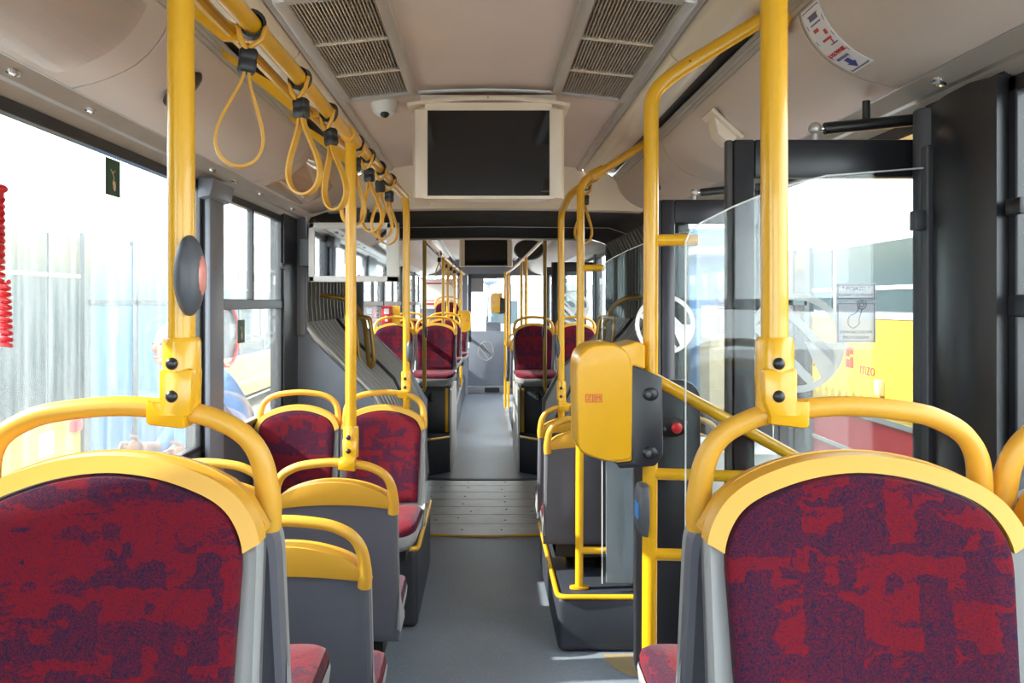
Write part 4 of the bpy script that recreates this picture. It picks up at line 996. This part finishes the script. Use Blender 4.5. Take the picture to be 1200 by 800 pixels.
obj('disc', MB().loft([[(.55+.19*k*math.cos(a), y, EYE+.66+.13*k*math.sin(a)) for a in [2*PI*i/24 for i in range(24)]] for k, y in ((.9, 10.10), (1, 10.12), (1, 10.2), (.8, 10.25))]), 'black', t)

# ------------------------------------------------------------------ outside: yard, buses, person, store of boxes
GZ = -.34
struct('ground', MB().box(-60, 60, -30, 90, GZ-.1, GZ), 'asphalt')
def far_bus(s, X, y0, y1, label, doors, lower='bus_yellow', skirt='bus_red', glassm='bus_glass', group=None, text905=False, depth=2.4, top='bus_white'):
    t = thing('parked_bus', (X+s*depth/2, (y0+y1)/2, GZ), label, 'bus', 'parked buses')
    Xo = X+s*depth; fx = X-s*.012
    zb, zr, zw, zt = GZ+.28, EYE-(.88 if s > 0 else 1.4), EYE-.12 if s > 0 else EYE-.98, EYE+(.46 if s > 0 else .58)
    obj('upper_body', MB().box(X+s*.01, Xo, y0, y1, zw, EYE+1.1), top, t, bev=.05)
    obj('side_panel', MB().box(X, Xo, y0, y1, zr, zw), lower, t)
    obj('skirt', MB().box(X+s*.004, Xo, y0, y1, zb, zr), skirt, t)
    obj('trim_strip', MB().box(fx, X+s*.01, y0, y1, zr-.03, zr+.012), 'alu', t); obj('trim_strip', MB().box(fx, X+s*.01, y0, y1, zr-.34, zr-.31), 'alu', t)
    obj('belt', MB().box(fx, X+s*.02, y0, y1, zw-.0, zw+.035), 'bus_white', t)
    n = max(1, round((y1-y0)/1.45)); L = (y1-y0)/n
    for i in range(n):
        g_ = .05 if s > 0 else .018; a, b = y0+i*L+g_, y0+(i+1)*L-g_
        for d0, d1 in doors:
            if a < d0 < b: b = d0-.10
            elif d0 <= a < d1: a = d1+.08
        if b-a < .2: continue
        w_ = obj('window', MB().box(fx+s*.004, X+s*.03, a, b, zw+.06, zt), glassm, t)
        obj('window_rail', MB().box(fx-s*.004, fx+s*.006, a, b, zt-.36, zt-.33), 'bus_white', w_)
    for d0, d1 in doors:
        d = obj('door', MB().box(fx-s*.01, X+s*.03, d0, d1, GZ+.34, zt), 'brown_glass' if s > 0 else 'bus_blue', t)
        for k in range(3): y = d0+(d1-d0)*k/2; obj('door_post', MB().box(fx-s*.02, X+s*.03, y-.06, y+.06, GZ+.32, zt+.05), 'bus_glass' if s < 0 else 'dark_grey', d)
        obj('door_rail', MB().box(fx-s*.02, X+s*.03, d0, d1, EYE-.02, EYE+.03), 'bus_glass', d)
    for y in (y0+2.2, y1-2.6):
        wl = obj('wheel', MB().cyl((X+s*.03, y, GZ+.46), (X+s*.3, y, GZ+.46), .46, seg=24), 'black', t)
        obj('hub', MB().cyl((X+s*.02, y, GZ+.46), (X+s*.06, y, GZ+.46), .26, seg=20), 'alu', wl)
    return t
rb_ = far_bus(1, 3.0, 1.5, 8.4, 'parked yellow and red bus marked 905 outside the open door', ((7.55, 8.35),))
obj('number', text('905', .33, (2.9975, 7.27, EYE-.48), (0,-1,0), (0,0,1), .002), 'dark', rb_)
lo = text('mzo', .15, (2.9975, 6.42, EYE-.52), (0,-1,0), (0,0,1), .002)
obj('logo', lo, 'redprint', rb_)
lo = MB()
for a, b, c, d in ((6.80, 6.735, -.36, -.44), (6.72, 6.66, -.36, -.42), (6.80, 6.735, -.46, -.53), (6.72, 6.66, -.44, -.53)): lo.box(2.995, 3.0, a, b, EYE+c, EYE+d)
obj('logo', lo, 'redprint', rb_)
obj('side_lamp', MB().box(2.95, 3.0, 6.14, 6.22, EYE-.70, EYE-.58), 'tan', rb_, bev=.01)
lb = far_bus(-1, -3.6, .6, 9.8, 'parked white and yellow bus standing beside the streaked window', ((7.36, 9.4),), skirt='bus_yellow')
for y in (6.6,): obj('filler_cap', MB().box(-3.58, -3.61, y, y+.22, EYE-1.26, EYE-1.06), 'alu', lb, bev=.01)
obj('side_lamp', MB().box(-3.55, -3.6, 7.1, 7.25, EYE-1.12, EYE-1.02), 'red', lb, bev=.01)
fb = far_bus(-1, -4.3, 11.2, 20.5, 'yellow bus parked farther off behind the person in blue', (), skirt='bus_yellow', lower='bus_yellow')
q = MB().tube([(-4.26, 13.6+.55*math.cos(a), EYE-.55+.5*math.sin(a)) for a in [2*PI*i/24 for i in range(25)]], .03, 6)
obj('logo', q, 'redprint', fb)
# store with blue wall and cartons on the door side
t = thing('blue_shed', (5.0, 14, GZ), 'pale blue shed wall beyond the second door leaf', 'shed')
obj('wall', MB().box(3.3, 8.5, 13.2, 13.4, GZ, EYE+1.2), 'bus_blue', t); obj('awning', MB().box(3.2, 8.5, 12.4, 13.3, EYE+.75, EYE+.85), 'bus_white', t)
obj('dark_doorway', MB().box(2.6, 3.3, 13.2, 13.4, GZ, EYE+1.2), 'dark_grey', t)
for i, (x, y, z, w_, h) in enumerate(((3.35, 12.2, GZ, .62, .66), (4.0, 12.2, GZ, .62, .66), (3.36, 12.25, GZ+.66, .58, .62), (4.0, 12.25, GZ+.66, .55, .60), (3.40, 12.3, GZ+1.28, .34, .62), (3.86, 12.3, GZ+1.26, .44, .36))):
    c = obj('carton', MB().box(x, x+w_, y, y+.55, z, z+h), 'cardboard', label='brown cardboard carton stacked against the blue shed, %s' % ('at the bottom by the doorway', 'at the bottom away from doorway', 'in the middle by the doorway', 'in the middle away from doorway', 'tall one on top', 'low one on top')[i], cat='carton', group='cartons by the blue shed')
    obj('tape', MB().box(x+w_/2-.03, x+w_/2+.03, y-.002, y, z, z+h), 'tan', c)
# lamp post and low white building straight ahead
t = thing('lamp_post', (.08, 24, GZ), 'grey lamp post standing beyond the windscreen', 'lamp post')
obj('post', MB().cyl((.08, 24, GZ), (.08, 24, EYE+.6), .12, .09), 'grey_blue', t); obj('head', MB().ball((.15, 24, EYE+.65), .25, .2, .12), 'grey_blue', t)
t = thing('white_building', (0, 40, GZ), 'long low pale building far ahead of the bus', 'building')
obj('wall', MB().box(-14, 16, 40, 44, GZ, 2.2), 'bus_white', t); obj('roof', MB().box(-14.3, 16.3, 39.6, 44.4, 2.2, 2.5), 'alu', t)
for i in range(9): obj('window', MB().box(-12+i*3, -10.4+i*3, 39.96, 40.01, .6, 1.7), 'bus_glass', t)

# person in a blue shirt standing between the buses
def skin_body(name, joints, edges_, m, parent, sub=2):
    me = bpy.data.meshes.new(name); me.from_pydata([j[0] for j in joints], edges_, [])
    o = bpy.data.objects.new(name, me); COL.objects.link(o)
    sk = o.modifiers.new('skin', 'SKIN'); sk.use_smooth_shade = True
    for i, j in enumerate(joints):
        d = me.skin_vertices[0].data[i]; d.radius = j[1] if isinstance(j[1], tuple) else (j[1], j[1]); d.use_root = (i == 0)
    ss = o.modifiers.new('sub', 'SUBSURF'); ss.levels = sub; ss.render_levels = sub
    dg = bpy.context.evaluated_depsgraph_get(); me2 = bpy.data.meshes.new_from_object(o.evaluated_get(dg))
    mb = MB().add([v.co.copy() for v in me2.vertices], [tuple(p.vertices) for p in me2.polygons])
    bpy.data.objects.remove(o)
    return obj(name, mb, m, parent, ang=80)
PX, PY = -1.64, 4.72
t = thing('person', (PX, PY, GZ), 'person in a light blue shirt standing outside with forearms raised, facing the parked bus', 'person')
def B(x, y, z): return (PX+x, PY+y, GZ+z)
# faces -x (towards the neighbouring bus), slightly stooped
J = [(B(.02,0,.95), (.18,.15)), (B(.03,0,1.12), (.18,.14)), (B(.01,0,1.32), (.20,.15)), (B(-.02,0,1.44), (.12,.09)), (B(-.08,0,1.49), .055), (B(-.14,0,1.53), .05),
     (B(.0,.19,1.42), .068), (B(.10,.27,1.20), .052), (B(-.08,.26,1.02), .042), (B(-.22,.20,1.06), .032),
     (B(.0,-.19,1.42), .068), (B(.12,-.26,1.20), .052), (B(-.06,-.24,1.02), .042), (B(-.20,-.18,1.06), .032),
     (B(.02,.10,.86), .10), (B(.0,.11,.50), .068), (B(.04,.11,.10), .045), (B(-.10,.12,.05), .04),
     (B(.02,-.10,.86), .10), (B(.0,-.11,.50), .068), (B(.04,-.11,.10), .045), (B(-.10,-.12,.05), .04)]
Ed = [(0,1),(1,2),(2,3),(3,4),(4,5),(3,6),(6,7),(7,8),(8,9),(3,10),(10,11),(11,12),(12,13),(0,14),(14,15),(15,16),(16,17),(0,18),(18,19),(19,20),(20,21)]
body = skin_body('body', J, Ed, 'shirt', t)
me = body.data; me.materials.append(MATS['trouser']); me.materials.append(MATS['skin'])
for p in me.polygons:
    c = p.center; z = c.z
    if z < .93 and abs(c.y) < .2: p.material_index = 1
    if (z > 1.49 and abs(c.y) < .075) or (c.x < -.09 and .9 < z < 1.15 and abs(c.y) > .155): p.material_index = 2
def HB(x, y, z): return B(x-.05, y, z-.07)
hd = MB().ball(HB(-.12, 0, 1.675), .098, .078, .118, 20, 16)
hd.ball(HB(-.215, 0, 1.665), .022, .014, .024).ball(HB(-.185, 0, 1.605), .03, .035, .03)
for s in (-1, 1): hd.ball(HB(-.10, s*.08, 1.67), .022, .010, .032)
obj('head', hd, 'skin', t)
fe = MB()
for s in (-1, 1): fe.ball(HB(-.203, s*.032, 1.69), .010, .013, .008)
obj('eyes', fe, 'dark', t); obj('mouth', MB().ball(HB(-.213, 0, 1.618), .006, .024, .005), 'red', t)
hr = MB().ball(HB(-.095, 0, 1.70), .104, .086, .112, 20, 16)
hr.v = [Vector((max(v.x, PX-.24), v.y, max(v.z, GZ+1.585+.45*max(0, -(v.x-(PX-.14)))))) for v in hr.v]
obj('hair', hr, 'hair', t)
for s in (-1, 1):
    base = Vector(B(-.22 if s > 0 else -.20, s*.195 if s > 0 else -.18, 1.06)); hnd = MB()
    hnd.ball(base+Vector((-.045, 0, .005)), .05, .018, .04)
    for k in range(4):
        a = base+Vector((-.085, 0, .032-.02*k)); L_ = (.062, .072, .068, .052)[k]
        hnd.tube([a, a+Vector((-L_*.5, .004*s, .002)), a+Vector((-L_*.85, .012*-s, -.012)), a+Vector((-L_, .022*-s, -.024))], [.0095, .009, .008, .006], 8)
    a = base+Vector((-.03, 0, .035)); hnd.tube([a, a+Vector((-.02, -.012*s, .025)), a+Vector((-.05, -.02*s, .035))], [.011, .010, .007], 8)
    obj('hand', hnd, 'skin', t)
t.rotation_euler = (0, 0, .95); t.scale = (1.06, 1.06, 1.06)
